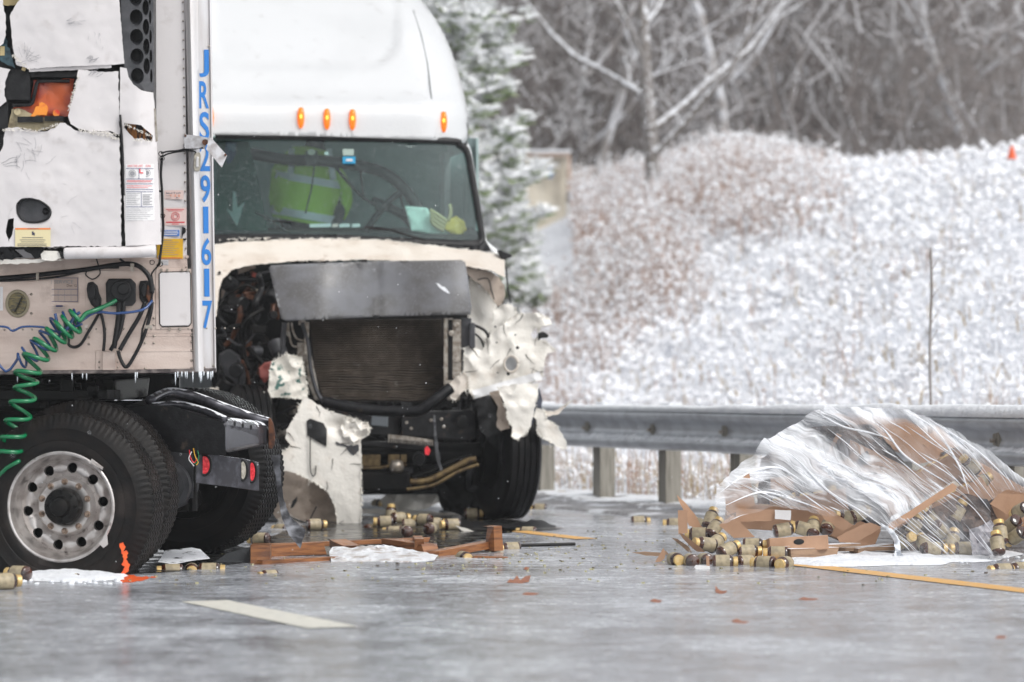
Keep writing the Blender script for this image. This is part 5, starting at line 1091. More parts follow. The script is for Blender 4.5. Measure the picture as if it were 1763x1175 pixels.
q = MB(); q.prism([(668,748),(700,751),(746,758),(746,768),(668,762)], 24.7, .05); st_ = q.build('finned_strip', BRACK, WT, bevel=.003)
for k in range(20): q = MB(); q.prism([(671+k*3.7,755+k*.35),(672.6+k*3.7,755+k*.35),(672.6+k*3.7,762+k*.3),(671+k*3.7,762+k*.3)], 24.69, .01); q.build('slot', BLACK, st_)
q = MB(); q.rect(620,783,655,803,24.9,.05); q.build('gold_bracket', GOLD, WT, bevel=.004); q = MB(); q.rect(668,783,688,801,24.9,.05); q.build('gold_bracket', GOLD, WT, bevel=.004); q = MB(); q.rect(690,783,700,797,24.9,.05); q.build('gold_bracket', GOLD, WT, bevel=.004)
q = MB(); q.ptube([(622,806),(650,806),(670,803),(700,801)], 24.85, .012, 8); q.build('metal_pipe', GOLD, WT); q = MB(); q.lathe([(0,-.05),(.05,-.04),(.06,0),(.05,.04),(0,.05)], Matrix.Translation(P(683,804,24.8)) @ Matrix.Rotation(R(70),4,'X'), 20); q.build('ball_joint', BRACK, WT, smooth='all')
q = MB(); q.rect(618,812,708,848,24.85,.3); q.build('axle_beam', GREASE, WT, bevel=.03)
q = MB(); q.lathe([(.035,-.05),(.05,-.05),(.055,.05)], Matrix.Translation(P(722,790,24.6)), 16); q.disc(722,790,7,7,24.6,.02); q.build('tube_end', FRAME, WT, smooth='edge')
q = MB(); q.sheet([(731,773),(736,768),(741,776),(738,784),(732,783)], 24.55, 3, .8, (), .01); q.build('red_lamp_shard', REDL, WT)
q = MB(); q.ptube([(706,830),(730,829),(750,822),(785,804),(805,794),(820,791)], 24.6, .026, 8); q.build('drag_link', GOLD, WT, smooth='all')
q = MB(); q.ptube([(700,843),(725,840),(750,834),(790,812),(824,800)], 24.55, .014, 8); q.build('tie_rod', GOLD, WT, smooth='all')
q = MB(); q.ptube([(708,822),(740,812),(780,794),(812,786)], 24.7, .02, 8); q.build('tie_rod', GREASE, WT, smooth='all')
shard('rubber_strip', [(746,714),(750,716),(752,750),(756,780),(762,810),(758,812),(750,785),(747,750)], GREY, nsh(-1.5, .02, .05), .6, 5)
for (x, y) in ((700,728),(708,738),(742,724),(760,722),(764,735),(650,730)): q = MB(); q.disc(x, y, 3, 3, 24.72, .04, 10); q.build('bolt', BRACK, WT, bevel=.004)
# left broken pieces
shard('green_stained_shard', [(468,622),(487,613),(493,608),(502,612),(520,616),(524,640),(530,668),(529,690),(510,686),(470,684),(445,681),(448,678),(462,671),(464,640)], GREENF, nsh(-1.3, .05, .04, 7), 1, 6, th=.02)
shard('red_duct', [(446,634),(456,624),(468,622),(464,652),(455,660),(448,650)], mk('red_duct', (.22,.05,.04), .6), nsh(-1.15, .02, .1), .5, 5)
def crn(x, y): return C0(x)-1.5-.0009*(x-530)+.02*fz(x*.012, y*.012, 4)-.06*math.sin((y-690)*.012)+.05*math.exp(-(((x-585)/22)**2+((y-735)/12)**2))
shard('bumper_corner', [(523,684),(532,687),(560,705),(577,711),(600,718),(632,728),(638,738),(634,750),(622,757),(622,800),(623,870),(619,925),(600,927),(584,924),(582,905),(576,870),(561,845),(536,828),(510,815),(483,811),(482,790),(466,783),(472,777),(492,775),(500,766),(491,755),(493,740),(505,722),(514,705)], FIBRE, crn, 1.3, 7, th=.03)
shard('lamp_recess', [(528,725),(534,721),(557,729),(563,740),(562,769),(545,760),(529,750)], BLACK, lambda x, y: crn(x, y)-.012, .2, 6, th=.02)
shard('crack_patch', [(577,761),(590,764),(600,768),(618,766),(618,776),(608,785),(602,780),(596,770),(580,767)], GREY, lambda x, y: crn(x, y)-.006, 1.2, 4, th=.004)
shard('crumpled_fold', [(586,742),(592,716),(632,729),(637,738),(633,749),(622,754),(606,766),(594,758)], FIBRE, lambda x, y: crn(x, y)-.03+.05*fz(x*.07, y*.07, 8), 1, 4, th=.01)
q = MB(); q.ptube([(534,752),(534,790),(535,812),(539,820),(543,815),(544,802)], 24.35, .005, 6); q.build('cable', BLACK, WT, smooth='all')
def arch(x, y): return C0(x)-1.32+.25*math.sin(max(0, min(1, (x-464)/118))*3.14)+.03*fz(x*.05, y*.05, 2)
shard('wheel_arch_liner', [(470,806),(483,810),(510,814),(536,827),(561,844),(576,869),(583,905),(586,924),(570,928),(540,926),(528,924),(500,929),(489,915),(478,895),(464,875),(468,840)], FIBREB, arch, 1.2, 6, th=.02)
shard('torn_liner_edge', [(478,893),(500,885),(520,898),(545,902),(584,916),(586,926),(560,930),(520,928),(495,930)], CREAM, lambda x, y: arch(x, y)-.08+.05*fz(x*.1, y*.1, 5), 1.5, 4, th=.01)
q = MB(); q.ptube([(484,880),(505,893),(530,902),(560,914),(580,918)], 24.45, .008, 5); q.ptube([(545,872),(536,890),(530,900)], 24.5, .006, 5); q.build('crack_line', BLACK, WT)
q = MB(); q.prism([(512,855),(504,862),(500,876),(505,874),(511,864)], 24.45, .02); q.build('vent_slot', BLACK, WT)
shard('pale_shard', [(352,680),(362,668),(376,668),(380,688),(372,686)], CREAM, nsh(-.9), .6, 5)
# right shattered fender
def fd(o, k): return lambda x, y: C0(x)-1.25+o+.13*rdg(x*.016, y*.016, k)+.03*rdg(x*.05, y*.05, k+3)
shard('shattered_fender', [(799,599),(811,594),(830,604),(839,584),(867,556),(885,545),(900,539),(925,539),(946,547),(951,559),(931,562),(929,572),(930,584),(942,590),(957,604),(943,608),(939,617),(935,645),(933,655),(916,660),(854,678),(815,686),(806,670),(797,654),(799,627)], FIBRE, fd(0, 2), 1.3, 6,
      holes=[[(913,576),(924,564),(927,580),(918,584)]], th=.02)
shard('fender_rib', [(812,673),(870,656),(928,640),(934,653),(880,668),(817,687)], WHITE, lambda x, y: fd(0, 2)(x, y)-.12, .5, 6, th=.06)
q = MB(); q.tube([P(880+12*math.cos(k*.26), 627+14*math.sin(k*.26), 24.92) for k in range(25)], .012, 6); q.build('vent_ring', CREAM, WT, smooth='all'); q = MB(); q.disc(880,627,11,13,24.95,.01); q.build('vent_disc', mk('grey_mesh', (.35,.36,.37), .5), WT)
for (x, y, r_) in ((891,599,3),(875,644,3),(855,590,1.6),(887,577,1.5),(853,563,1.8),(857,642,1.4)): q = MB(); q.disc(x, y, r_, r_, 24.86, .02, 10); q.build('bolt', BLACK, WT)
q = MB(); q.prism([(926,574),(935,571),(945,577),(943,582),(931,583),(926,588)], 24.9, .03); q.build('black_clip', BLACK, WT, bevel=.003)
shard('fender_shard', [(856,668),(870,664),(900,661),(928,660),(926,680),(922,700),(914,735),(905,748),(891,758),(880,752),(882,735),(873,722),(872,706),(866,690)], FIBRE, fd(-.62, 8), 1.6, 6, th=.018)
shard('fender_shard', [(842,676),(860,672),(868,700),(876,728),(878,738),(862,742),(855,735),(857,700)], FIBREB, fd(-.5, 6), 1.4, 6, th=.018)
shard('fender_shard', [(923,704),(938,706),(941,722),(961,734),(976,762),(976,774),(961,770),(948,762),(930,752),(923,742),(925,727),(918,718)], FIBRE, fd(-.5, 11), 1.2, 5, th=.014)
shard('fender_shard', [(936,707),(953,709),(985,690),(961,714),(941,718)], CREAM, fd(-.5, 12), .7, 4, th=.01)
shard('blue_grey_liner', [(928,668),(934,690),(932,706),(922,712),(920,725),(914,735),(918,700)], mk('slate_liner', (.09,.1,.14), .5), fd(-.5, 1), .5, 5)
shard('inner_liner', [(818,690),(842,680),(858,715),(862,745),(905,752),(925,735),(930,760),(905,790),(850,770),(826,740)], BLACK, nsh(-1.6, .06, .04, 3), 1, 7, th=.02)
q = MB()
for pts in ([(842,680),(832,705),(836,740),(836,760),(828,772)], [(838,684),(850,700),(858,740),(862,790),(866,798)], [(826,700),(830,730),(822,760)]): q.ptube(pts, 24.7, .006, 5)
q.build('cable', BLACK, WT, smooth='all')
q = MB(); q.prism([(855,432),(862,430),(866,433),(880,438),(882,443),(872,446),(866,451),(862,446)], 25.9, .06); mr_ = q.build('mirror_stub', BLACK, WT, bevel=.006)
q = MB(); q.ptube([(868,448),(872,470),(874,495),(877,512),(879,522)], 25.9, .008, 6); q.build('cable', BLACK, WT, smooth='all')
# cracks and soot lines across the broken panels
q = MB(); rcr = random.Random(3)
def crk(x, y, an, n_, L_, dfn, w_=.0035):
    pts = []
    for i in range(n_): pts.append(P(x, y, dfn(x, y)-.006)); an += rcr.uniform(-.5,.5); x += L_*math.cos(an); y += L_*math.sin(an)
    q.tube(pts, [w_*(1-.8*i/n_) for i in range(n_)], 4, False)
for (x, y, an) in ((600,770,2.6),(604,772,1.2),(622,800,2.9),(585,765,-.3),(500,768,.6),(495,745,.3),(560,846,-1.2),(575,905,-.4),(600,926,-1.5),(545,700,1.0),(573,790,1.5)): crk(x, y, an, 6, 4, crn)
for (x, y, an) in ((839,586,.9),(867,558,1.1),(900,541,1.3),(929,575,2.8),(935,640,3.0),(917,655,-1.9),(854,676,-1.0),(800,640,.2),(812,600,.7),(880,600,1.8),(860,620,2.6),(905,610,.9)): crk(x, y, an, 7, 4, fd(0, 2))
tag(q.build('crack_lines', mk('crack_dark', (.06,.045,.035), .8), WT), kind='stuff')
# front wheels
wheel(WT, 898, 779, 25.2, 109, r=.535, w=.29, rim=False, rib=True)
shard('shade_panel', [(742,815),(770,806),(800,795),(836,790),(850,810),(850,892),(822,896),(800,892),(783,884),(764,880),(756,862)], GREASE, lambda x, y: 25.5+.05*fz(x*.05, y*.05), 1.2, 6, th=.02)  # added black panel standing in for the darkness left of the front wheel
wheel(WT, 402, 779, 24.7, -77, r=.535, rim=False, rib=True)
q = MB(); q.tube([P(430,781,24.85), P(850,781,25.3)], .09, 12); q.build('front_axle', GREASE, WT, smooth='edge')
q = MB(); q.lathe([(0,-.1),(.2,-.1),(.22,.1),(0,.1)], Matrix.Translation(P(845,785,25.35)) @ Matrix.Rotation(R(103),4,'Z'), 24); q.build('brake_drum', GREASE, WT, smooth='edge')
for k in range(2): q = MB(); q.box(P(520 if k else 790, 760, 27.4), (.09, 5, .26), Matrix.Rotation(R(13),3,'Z')); q.build('chassis_rail', GREASE, WT)
for (bx) in (470, 800): wheel(WT, bx-40, 760, 31, 103 if bx > 600 else -77, rim=False, rib=True)
# ================================================================ ROAD DEBRIS
def ground_thing(name, label, cat, parts, group=None, loc=None):
    root = thing(name, label, cat, loc, group)
    for nm, mb, m_, kw in parts: mb.build(nm, m_, root, **kw)
    return root
# bottles --------------------------------------------------------------
def bottle_proto():
    root = thing('bottle', 'x', 'bottle', (0,0,0)); X = Matrix.Rotation(R(-90), 4, 'Z')
    q = MB(); q.lathe([(0,-.075),(.036,-.075),(.0415,-.070),(.043,-.062),(.043,.028),(.040,.038),(.033,.045),(.029,.049),(.029,.056)], X, 28); q.build('glass_body', GLASSA, root, smooth='all')
    q = MB(); q.lathe([(.0437,-.058),(.0437,.026)], X, 28); q.build('label', LABELM, root, smooth='all')
    q = MB(); q.lathe([(.031,.048),(.0325,.05),(.0325,.073),(.030,.076),(0,.076)], X, 28); q.build('cap', CAPM, root, smooth='edge'); return root
bp0 = bottle_proto(); bn = [0]
def bottle(px, py, yaw, label, grp, d=None, tilt=0, roll=0, sc_=1.0):
    if d is None: d = GD(py+12*GDs(py)); c = P(px, py, d); c.z = .0437*sc_
    else: c = P(px, py, d)
    o = bp0 if bn[0] == 0 else copy_thing(bp0); bn[0] += 1
    o.location = c; o.rotation_euler = (Matrix.Rotation(R(yaw), 3, 'Z') @ Matrix.Rotation(R(-tilt), 3, 'Y') @ Matrix.Rotation(R(roll), 3, 'X')).to_euler(); o.scale = (sc_,)*3
    o['label'] = label; o['category'] = 'bottle'; o['group'] = grp; return o
def GDs(py): return (py-668)/332
g1_ = 'brown glass bottles with gold caps lying by the trucks'
bottle(115, 1001, 185, 'brown bottle lying in front of the snow under the flat tyre', g1_, d=17.35)
bottle(292, 984, 190, 'leftmost of the three bottles lying together behind the flat tyre', g1_, d=18.2)
bottle(330, 983, -84, 'middle of the three bottles behind the flat tyre, gold cap facing the camera', g1_, d=18.3)
bottle(365, 982, 2, 'rightmost of the three bottles behind the flat tyre, cap to the right', g1_, d=18.3)
bottle(461, 992, 215, 'lone small bottle lying on bare road below the broken wooden frame', g1_, d=17.9, sc_=.8)
bottle(800, 961, -70, 'bottle with gold cap facing the camera beside the snowy plastic', g1_, d=19.6, sc_=.95)
bottle(876, 945, 205, 'brown bottle lying behind the right end of the splintered wood', g1_, d=20.6)
bottle(906, 917, 168, 'brown bottle lying on the yellow line by the rubber scrap', g1_, d=23.2)
bottle(676, 916, 170, 'bottle under the truck just right of the white bumper corner', g1_, d=23.4)
bottle(640, 912, 60, 'dark bottle half hidden beside the white bumper corner', g1_, d=23.8)
bottle(752, 901, 10, 'bottle under the middle of the wrecked truck with cap to the right', g1_, d=24.4)
bottle(709, 903, 5, 'dark bottle left of the capped one under the wrecked truck', g1_, d=24.2)
bottle(673, 885, 80, 'dark bottle standing on end under the truck', g1_, d=24.6, tilt=80)
bottle(652, 868, -60, 'small bottle with yellow cap in the snow under the truck', g1_, d=27.5)
bottle(926, 876, 175, 'pale bottle lying right of the front wheel on the snow edge', g1_, d=27.3)
bottle(483, 912, 140, 'bottle in the dark left of the mud flap', g1_, d=23.6)
bottle(1103, 898, 4, 'pale bottle lying alone at the edge of the gravel', g1_, d=24.7)
bottle(1158, 902, 178, 'pale bottle lying just left of the cardboard upright', g1_, d=24.2)
bottle(965, 832, -60, 'pale bottle standing in the snow behind the first visible post', g1_, d=32.5, tilt=70)
bottle(968, 853, 20, 'bottle lying in the snow in front of the first visible post', g1_, d=30.3)
bottle(1010, 851, 10, 'bottle lying in the snow left of the second visible post', g1_, d=30.5)
for i, (px, py, yw, lab) in enumerate([(545,905,20,'dark bottle at the foot of the white bumper corner'),(700,917,95,'dark bottle end-on among those under the truck'),(728,896,150,'bottle lying crosswise behind the capped ones under the truck'),(775,905,200,'bottle nearest the black rubber scrap under the truck'),(690,893,30,'bottle farther back in the shadow under the truck'),(741,912,80,'bottle with dark base towards the camera under the truck'),(660,900,185,'bottle close to the right edge of the bumper corner'),(815,886,10,'bottle in the shadow just left of the front wheel'),(445,930,160,'bottle in the shadow right of the far tyre'),(12,1003,30,'bottle cut by the left picture edge'),(30,990,150,'bottle in the snow at the far left')]):
    bottle(px, py, yw, lab, g1_, d=None)
g2_ = 'brown glass bottles with gold caps spilt from the pallet heap'
for (px, py, yw, d, tl, lab) in [
    (1164,964,-78,18.75,0,'front row, leftmost, gold cap towards the camera'),
    (1188,966,100,18.7,0,'front row, second, dark base towards the camera'),
    (1213,965,105,18.85,0,'front row, third, dark base out'),
    (1248,968,2,18.6,0,'front row, fourth, lying sideways with cap to the right'),
    (1287,968,30,18.75,0,'front row, fifth, squeezed between two others'),
    (1314,970,150,18.55,0,'front row, sixth, dark base to the right'),
    (1349,971,-115,18.5,0,'front row, rightmost, gold cap towards the camera'),
    (1213,937,205,19.2,8,'second row, leftmost, cap to the left'),
    (1233,934,50,19.3,25,'second row, tilted with gold cap up to the right'),
    (1255,946,35,19.1,20,'second row, tilted one just above the sideways bottle'),
    (1300,939,-8,19.3,0,'second row, sideways against the tray'),
    (1200,920,170,19.8,0,'third row, beside the cardboard upright'),
    (1224,893,60,20.0,50,'upper one of two leaning bottles at the film edge'),
    (1231,909,55,19.8,40,'lower one of two leaning bottles at the film edge'),
    (1290,950,10,19.15,0,'half hidden behind the front row, left of centre'),
    (1335,953,175,19.1,0,'half hidden behind the rightmost front bottle'),
    (1206,905,120,20.3,20,'wedged between the cardboard flaps'),
    (1722,983,200,18.35,0,'left one of the pair at the right edge'),
    (1752,981,215,18.4,0,'pair at the right edge, right one'),
    (1740,905,120,19.4,-30,'leaning by the right carton, upper'),
    (1748,925,130,19.3,-30,'leaning by the right carton, lower'),
    (1756,880,120,19.5,-20,'tucked against the face of the right carton'),
    (1722,916,100,19.3,65,'standing in the film at the right end, dark'),
    (1717,935,95,19.2,60,'standing in the film at the right end, lowest')]:
    bottle(px, py, yw, 'brown bottle by the pallet heap, '+lab, g2_, d=d, tilt=tl)
# ---------------------------------------------------------------- pallet heap
def quadbox(mb, c, size, rz=0, ry=0, rx=0):
    mb.box(c, size, Matrix.Rotation(R(rz),3,'Z') @ Matrix.Rotation(R(ry),3,'Y') @ Matrix.Rotation(R(rx),3,'X'))
def carton(px, py, d, w, dp, h, rz, ry, rx, label, nb=0, hole=False, grp='cardboard trays in the pallet heap', dark=False, fill=True):
    d += .45 if d > 19.5 else 0; c = P(px, py, d); root = thing('cardboard_tray', label, 'tray', (0,0,0), grp); M = Matrix.Translation(c) @ Matrix.Rotation(R(rz),4,'Z') @ Matrix.Rotation(R(ry),4,'Y') @ Matrix.Rotation(R(rx),4,'X')
    t = .006; q = MB()
    q.box((0,0,-h/2), (w,dp,t)); q.box((0,-dp/2,0), (w,t,h)); q.box((0,dp/2,0), (w,t,h)); q.box((-w/2,0,0), (t,dp,h)); q.box((w/2,0,0), (t,dp,h)); q.build('tray', CARD, root, bevel=.002)
    if hole:
        q = MB(); q.lathe([(0,-.001),(.03,-.001),(.03,.001)], Matrix.Translation((0,-dp/2-.004,.01)) @ Matrix.Diagonal((1.1,1,.6,1)), 16); q.build('hand_hole', BLACK, root)
    root.matrix_world = M; root.location = c; root.rotation_euler = M.to_euler(); ORG[root.name] = c
    if fill:
        nx = int(w/.092); ny = max(1, int(dp/.1))
        for i in range(nx):
            for j in range(ny):
                if random.random() < .12: continue
                p = M @ Vector((-w/2+.048+i*.092, -dp/2+.05+j*.1, .0)); o = copy_thing(bp0); o.location = p
                o.rotation_euler = (M.to_3x3() @ Matrix.Rotation(R(-90),3,'Y')).to_euler(); o.scale = (1,1,1); o['label'] = 'bottle packed in '+label; o['category'] = 'bottle'; o['group'] = 'bottles packed in '+label; bn[0] += 1
    return root
carton(1320, 890, 20.1, .48, .34, .16, 8, 4, 0, 'the labelled tray at the film left end')
carton(1392, 862, 20.5, .5, .34, .15, -6, -10, 10, 'the tray on top of the labelled one, under the film')
carton(1440, 905, 20.2, .5, .34, .16, 5, 22, 0, 'the tray sliding down in the middle of the heap')
carton(1625, 880, 19.75, .62, .36, .16, -5, -31, 0, 'the big steeply tilted tray in front', nb=1)
carton(1590, 830, 20.3, .62, .4, .16, -5, -30, 0, 'the tray stacked behind the big tilted one')
carton(1500, 800, 20.6, .6, .4, .18, -5, 26, 0, 'the upper tray beneath the snowy film')
carton(1560, 760, 20.9, .5, .36, .16, 5, 12, 0, 'the topmost tray under the film crest')
carton(1640, 790, 20.7, .5, .36, .16, 5, 40, 0, 'the tray tilted down to the right under the crest')
carton(1700, 830, 20.5, .45, .36, .16, 0, 30, 0, 'the tray below the right shoulder of the film')
carton(1750, 880, 19.8, .4, .3, .22, -12, -32, 0, 'the large brown carton cut by the right picture edge', fill=False)
carton(1370, 938, 19.3, .36, .25, .085, 4, -3, -6, 'the empty low tray with oval hand hole at the front', hole=True, fill=False)
for k, (px, py, yw, tl) in enumerate([(1575,905,20,60),(1600,890,200,50),(1620,915,40,-40),(1650,880,10,60),(1665,860,190,50),(1590,935,100,30),(1640,930,60,60),(1560,930,-60,20),(1610,945,10,0),(1655,945,190,0),(1480,885,30,20),(1455,890,200,10),(1400,908,80,40),(1380,910,170,15),(1425,906,75,20),(1352,912,10,10),(1690,830,20,30),(1670,800,200,40)]):
    o_ = bottle(px, py, yw, 'brown bottle tumbled loose beneath the stretch film of the heap', 'bottles loose beneath the film', d=19.62+(935-py)*.006, tilt=tl)
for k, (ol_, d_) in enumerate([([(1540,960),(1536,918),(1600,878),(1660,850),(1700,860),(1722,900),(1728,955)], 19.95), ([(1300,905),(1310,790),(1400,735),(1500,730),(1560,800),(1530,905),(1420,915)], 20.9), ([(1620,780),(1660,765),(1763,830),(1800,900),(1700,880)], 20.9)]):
    SHADEC = bpy.data.materials.get('shade_dark_cardboard') or mk('shade_dark_cardboard', (.16,.105,.08), .7, col2=(.05,.045,.05), sc=5, lo=.4, hi=.6, bump=.01, bsc=14)  # cardboard colour darkened to stand for the shade inside the heap
    q = MB(); q.sheet(ol_, lambda x, y: d_+.12*fz(x*.03, y*.03, k), 8, 1, (), .02); o_ = q.build('crushed_cardboard', SHADEC, origin=P(ol_[0][0], 960, d_)); tag(o_, ('shade-coloured crushed cardboard side low beneath the film at the right', 'shade-coloured crushed cardboard stack deep beneath the middle of the film', 'shade-coloured crushed cardboard beneath the right shoulder of the film')[k], 'cardboard')
# loose cardboard and wood pieces
def plate(name, label, cat, outl, dfn, mat, grp=None, th=.006, step=8, jag=.5):
    q = MB(); q.sheet(outl, dfn, step, jag, (), th, int(outl[0][0])); cx_ = sum(p[0] for p in outl)/len(outl); yb = max(p[1] for p in outl); d = dfn(cx_, yb) if callable(dfn) else dfn
    o = q.build(name, mat, origin=P(cx_, yb, d), smooth='edge'); tag(o, label, cat, grp); return o
gc = 'torn cardboard pieces round the pallet heap'
plate('cardboard_piece', 'narrow upright cardboard flap at the far left of the heap', 'cardboard', [(1167,879),(1184,878),(1184,918),(1168,920)], 19.6, CARD, gc, .02)
plate('cardboard_piece', 'slanted cardboard flap with dark hole behind the narrow upright one', 'cardboard', [(1165,852),(1178,864),(1196,885),(1207,906),(1216,912),(1200,911),(1186,905),(1178,880),(1170,866)], lambda x, y: 19.75+(x-1165)*.003, CARD, gc)
plate('cardboard_piece', 'long splintered strip leaning left over the front bottles', 'cardboard', [(1168,917),(1176,920),(1192,932),(1206,943),(1214,951),(1200,950),(1186,938),(1176,928)], lambda x, y: 19.2-(x-1168)*.004, CARD, gc)
plate('cardboard_piece', 'grey-edged splinter left of the long strip', 'cardboard', [(1156,926),(1166,928),(1186,942),(1192,952),(1184,950),(1170,938)], lambda x, y: 19.1-(x-1156)*.003, WOODP, gc)
plate('cardboard_piece', 'thin dark sliver lying left of the front bottles', 'cardboard', [(1086,951),(1110,950),(1138,952),(1146,948),(1152,955),(1130,958),(1112,957)], 19.4, WOODP, gc, .02)
plate('dead_leaf', 'curled tan leaf standing at the left end of the front bottles', 'leaf', [(1128,968),(1136,955),(1142,944),(1146,952),(1144,962),(1136,968)], 18.9, CARD, 'dead leaves on the road', .004, 5)
plate('cardboard_piece', 'small snowy white card with brown edge in front of the bottles', 'cardboard', [(1195,977),(1198,973),(1222,975),(1222,982),(1200,982)], 18.3, STICKW, gc, .02)
plate('cardboard_piece', 'small brown upright sliver between the front bottles', 'cardboard', [(1216,957),(1221,958),(1222,981),(1217,981)], 18.4, CARD, gc, .01)
plate('cardboard_piece', 'blank brown panel under the left end of the film', 'cardboard', [(1267,876),(1334,878),(1332,897),(1268,899)], 19.72, CARD, gc, .01)
plate('shipping_label', 'white shipping label on the brown panel at the film left end', 'label', [(1334,878),(1362,879),(1361,896),(1334,894)], 19.7, STICKW, None, .004)
plate('cardboard_piece', 'triangular cardboard corner beside the big tilted tray', 'cardboard', [(1441,925),(1480,905),(1498,900),(1518,908),(1500,920),(1470,935),(1445,934)], lambda x, y: 19.35+.002*(y-900), CARD, gc, .01)
plate('cardboard_piece', 'dark folded cardboard panel under the labelled tray', 'cardboard', [(1238,905),(1262,886),(1280,905),(1300,925),(1264,927)], 19.65, CARD, gc, .01)
plate('cardboard_piece', 'long brown edge of the big tilted tray, running up to the right', 'cardboard', [(1529,903),(1560,884),(1600,858),(1640,832),(1648,838),(1645,844),(1610,864),(1570,892),(1532,915)], lambda x, y: 19.5+.0008*(x-1530), CARD, gc, .02)
plate('cardboard_piece', 'cardboard shaft under the crest of the film, behind the fold', 'cardboard', [(1430,712),(1480,712),(1560,722),(1600,745),(1620,790),(1580,800),(1540,770),(1480,735)], 20.95, CARD, gc, .02)
plate('cardboard_piece', 'brown carton panel showing through the middle of the film', 'cardboard', [(1388,783),(1465,812),(1476,842),(1400,812)], 20.5, CARD, gc, .02)
plate('shipping_label', 'small pale label seen through the middle of the film', 'label', [(1452,800),(1476,806),(1472,826),(1450,818)], 20.46, STICKW, None, .004)
plate('cardboard_piece', 'brown carton panel showing through the left lobe of the film', 'cardboard', [(1326,822),(1366,820),(1366,844),(1328,846)], 20.2, CARD, gc, .02)
plate('cardboard_piece', 'dark brown flap deep in the left end of the film', 'cardboard', [(1246,842),(1290,815),(1300,870),(1252,888)], 20.0, CARD, gc, .02)
plate('cardboard_piece', 'slanted brown flap between the loose bottles under the middle of the film', 'cardboard', [(1396,868),(1420,872),(1470,905),(1452,915),(1425,900)], 19.75, CARD, gc, .01)
plate('crumpled_paper', 'crumpled lavender-grey paper at the right foot of the heap', 'paper', [(1668,912),(1690,905),(1705,896),(1720,910),(1724,950),(1700,958),(1674,955)], lambda x, y: 19.45+.05*fz(x*.08, y*.08), DKPAPER, None, .004, 5)
plate('cardboard_piece', 'brown carton side leaning at the right picture edge', 'cardboard', [(1704,868),(1720,850),(1765,852),(1790,856),(1790,900),(1740,892),(1725,880)], 19.6, CARD, gc, .01)
gw = 'broken pallet boards under the heap'
def board(label, a, b_, w, t, mat, d0, d1, grp, name='wooden_board'):
    A_ = P(a[0], a[1], d0); B_ = P(b_[0], b_[1], d1); u = (B_-A_); L_ = u.length; rot = u.to_track_quat('X', 'Z').to_matrix(); q = MB(); c = (A_+B_)/2
    rnb = random.Random(int(a[0])); k = max(4, int(L_/.06)); vs = []
    for i in range(k+1):
        x = -L_/2+L_*i/k; e = (rnb.uniform(-.02,.02) if i in (0, k) else 0); w_ = w/2*(1+.04*rnb.uniform(-1,1)); t_ = t/2
        for (yy, zz) in ((-w_, -t_), (w_, -t_), (w_, t_), (-w_, t_)): vs.append(c+rot @ Vector((x+rnb.uniform(-.03,.03)*(i in (0, k)), yy, zz)))
    q.add(vs, [(4*i+j, 4*i+(j+1) % 4, 4*(i+1)+(j+1) % 4, 4*(i+1)+j) for i in range(k) for j in range(4)]+[(3,2,1,0), (4*k, 4*k+1, 4*k+2, 4*k+3)])
    o = q.build(name, mat, origin=c, bevel=.002); tag(o, label, 'board', grp); return o
board('thick weathered pallet block board at the front of the heap', (1352,957), (1433,954), .08, .085, WOODP, 19.1, 19.3, gw)
board('thin snowy pallet slat over the weathered block board', (1348,943), (1470,938), .1, .02, WOODP, 19.2, 19.5, gw)
board('broken slat pointing right under the triangular cardboard', (1400,946), (1540,944), .1, .025, WOODP, 19.5, 19.8, gw)
board('dark slat end at the right end of the broken slats', (1470,948), (1530,940), .09, .03, WOODP, 19.6, 19.9, gw)
# film ------------------------------------------------------------------
fm = bpy.data.materials.new('stretch_film'); fm.use_nodes = True; nn = fm.node_tree.nodes; ll = fm.node_tree.links; pb = nn['Principled BSDF']
tcn = nn.new('ShaderNodeAttribute'); tcn.attribute_name = 'flow'
def fnz(scale, st, rot, det=6):
    mp = nn.new('ShaderNodeMapping'); mp.inputs['Scale'].default_value = st; mp.inputs['Rotation'].default_value = rot; ll.new(tcn.outputs['Vector'], mp.inputs[0])
    r0 = nn.new('ShaderNodeMapping'); t = nn.new('ShaderNodeTexNoise'); t.inputs['Scale'].default_value = scale; t.inputs['Detail'].default_value = det; t.inputs['Distortion'].default_value = .9; ll.new(mp.outputs[0], t.inputs[0]); return t.outputs[0]
def fr2(x, a, c_, o0=0, o1=1):
    r_ = nn.new('ShaderNodeMapRange'); r_.inputs[1].default_value = a; r_.inputs[2].default_value = c_; r_.inputs[3].default_value = o0; r_.inputs[4].default_value = o1; ll.new(x, r_.inputs[0]); return r_.outputs[0]
def fm2(op, a, c_):
    q = nn.new('ShaderNodeMath'); q.operation = op; q.use_clamp = (op == 'ADD')
    for k, w_ in ((0, a), (1, c_)):
        if isinstance(w_, (int, float)): q.inputs[k].default_value = w_
        else: ll.new(w_, q.inputs[k])
    return q.outputs[0]
str_ = fr2(fnz(13, (.3, 1, 1.5), (0, 0, 0), 9), .47, .72); big = fr2(fnz(2.2, (.5, 1, 1.8), (0, 0, 0), 5), .36, .6)
ge = nn.new('ShaderNodeNewGeometry'); sp = nn.new('ShaderNodeSeparateXYZ'); ll.new(ge.outputs['Normal'], sp.inputs[0]); up = fr2(sp.outputs[2], .25, .75)
at = nn.new('ShaderNodeAttribute'); at.attribute_name = 'snowload'
snf = fm2('MULTIPLY', at.outputs['Fac'], fm2('ADD', fm2('MULTIPLY', big, .95), fm2('MULTIPLY', str_, .25)))
alp = fm2('ADD', fm2('MULTIPLY', snf, 1.0), fm2('ADD', fm2('MULTIPLY', fm2('MULTIPLY', str_, .4), fr2(at.outputs['Fac'], 0, .6, .35, 1)), .07))
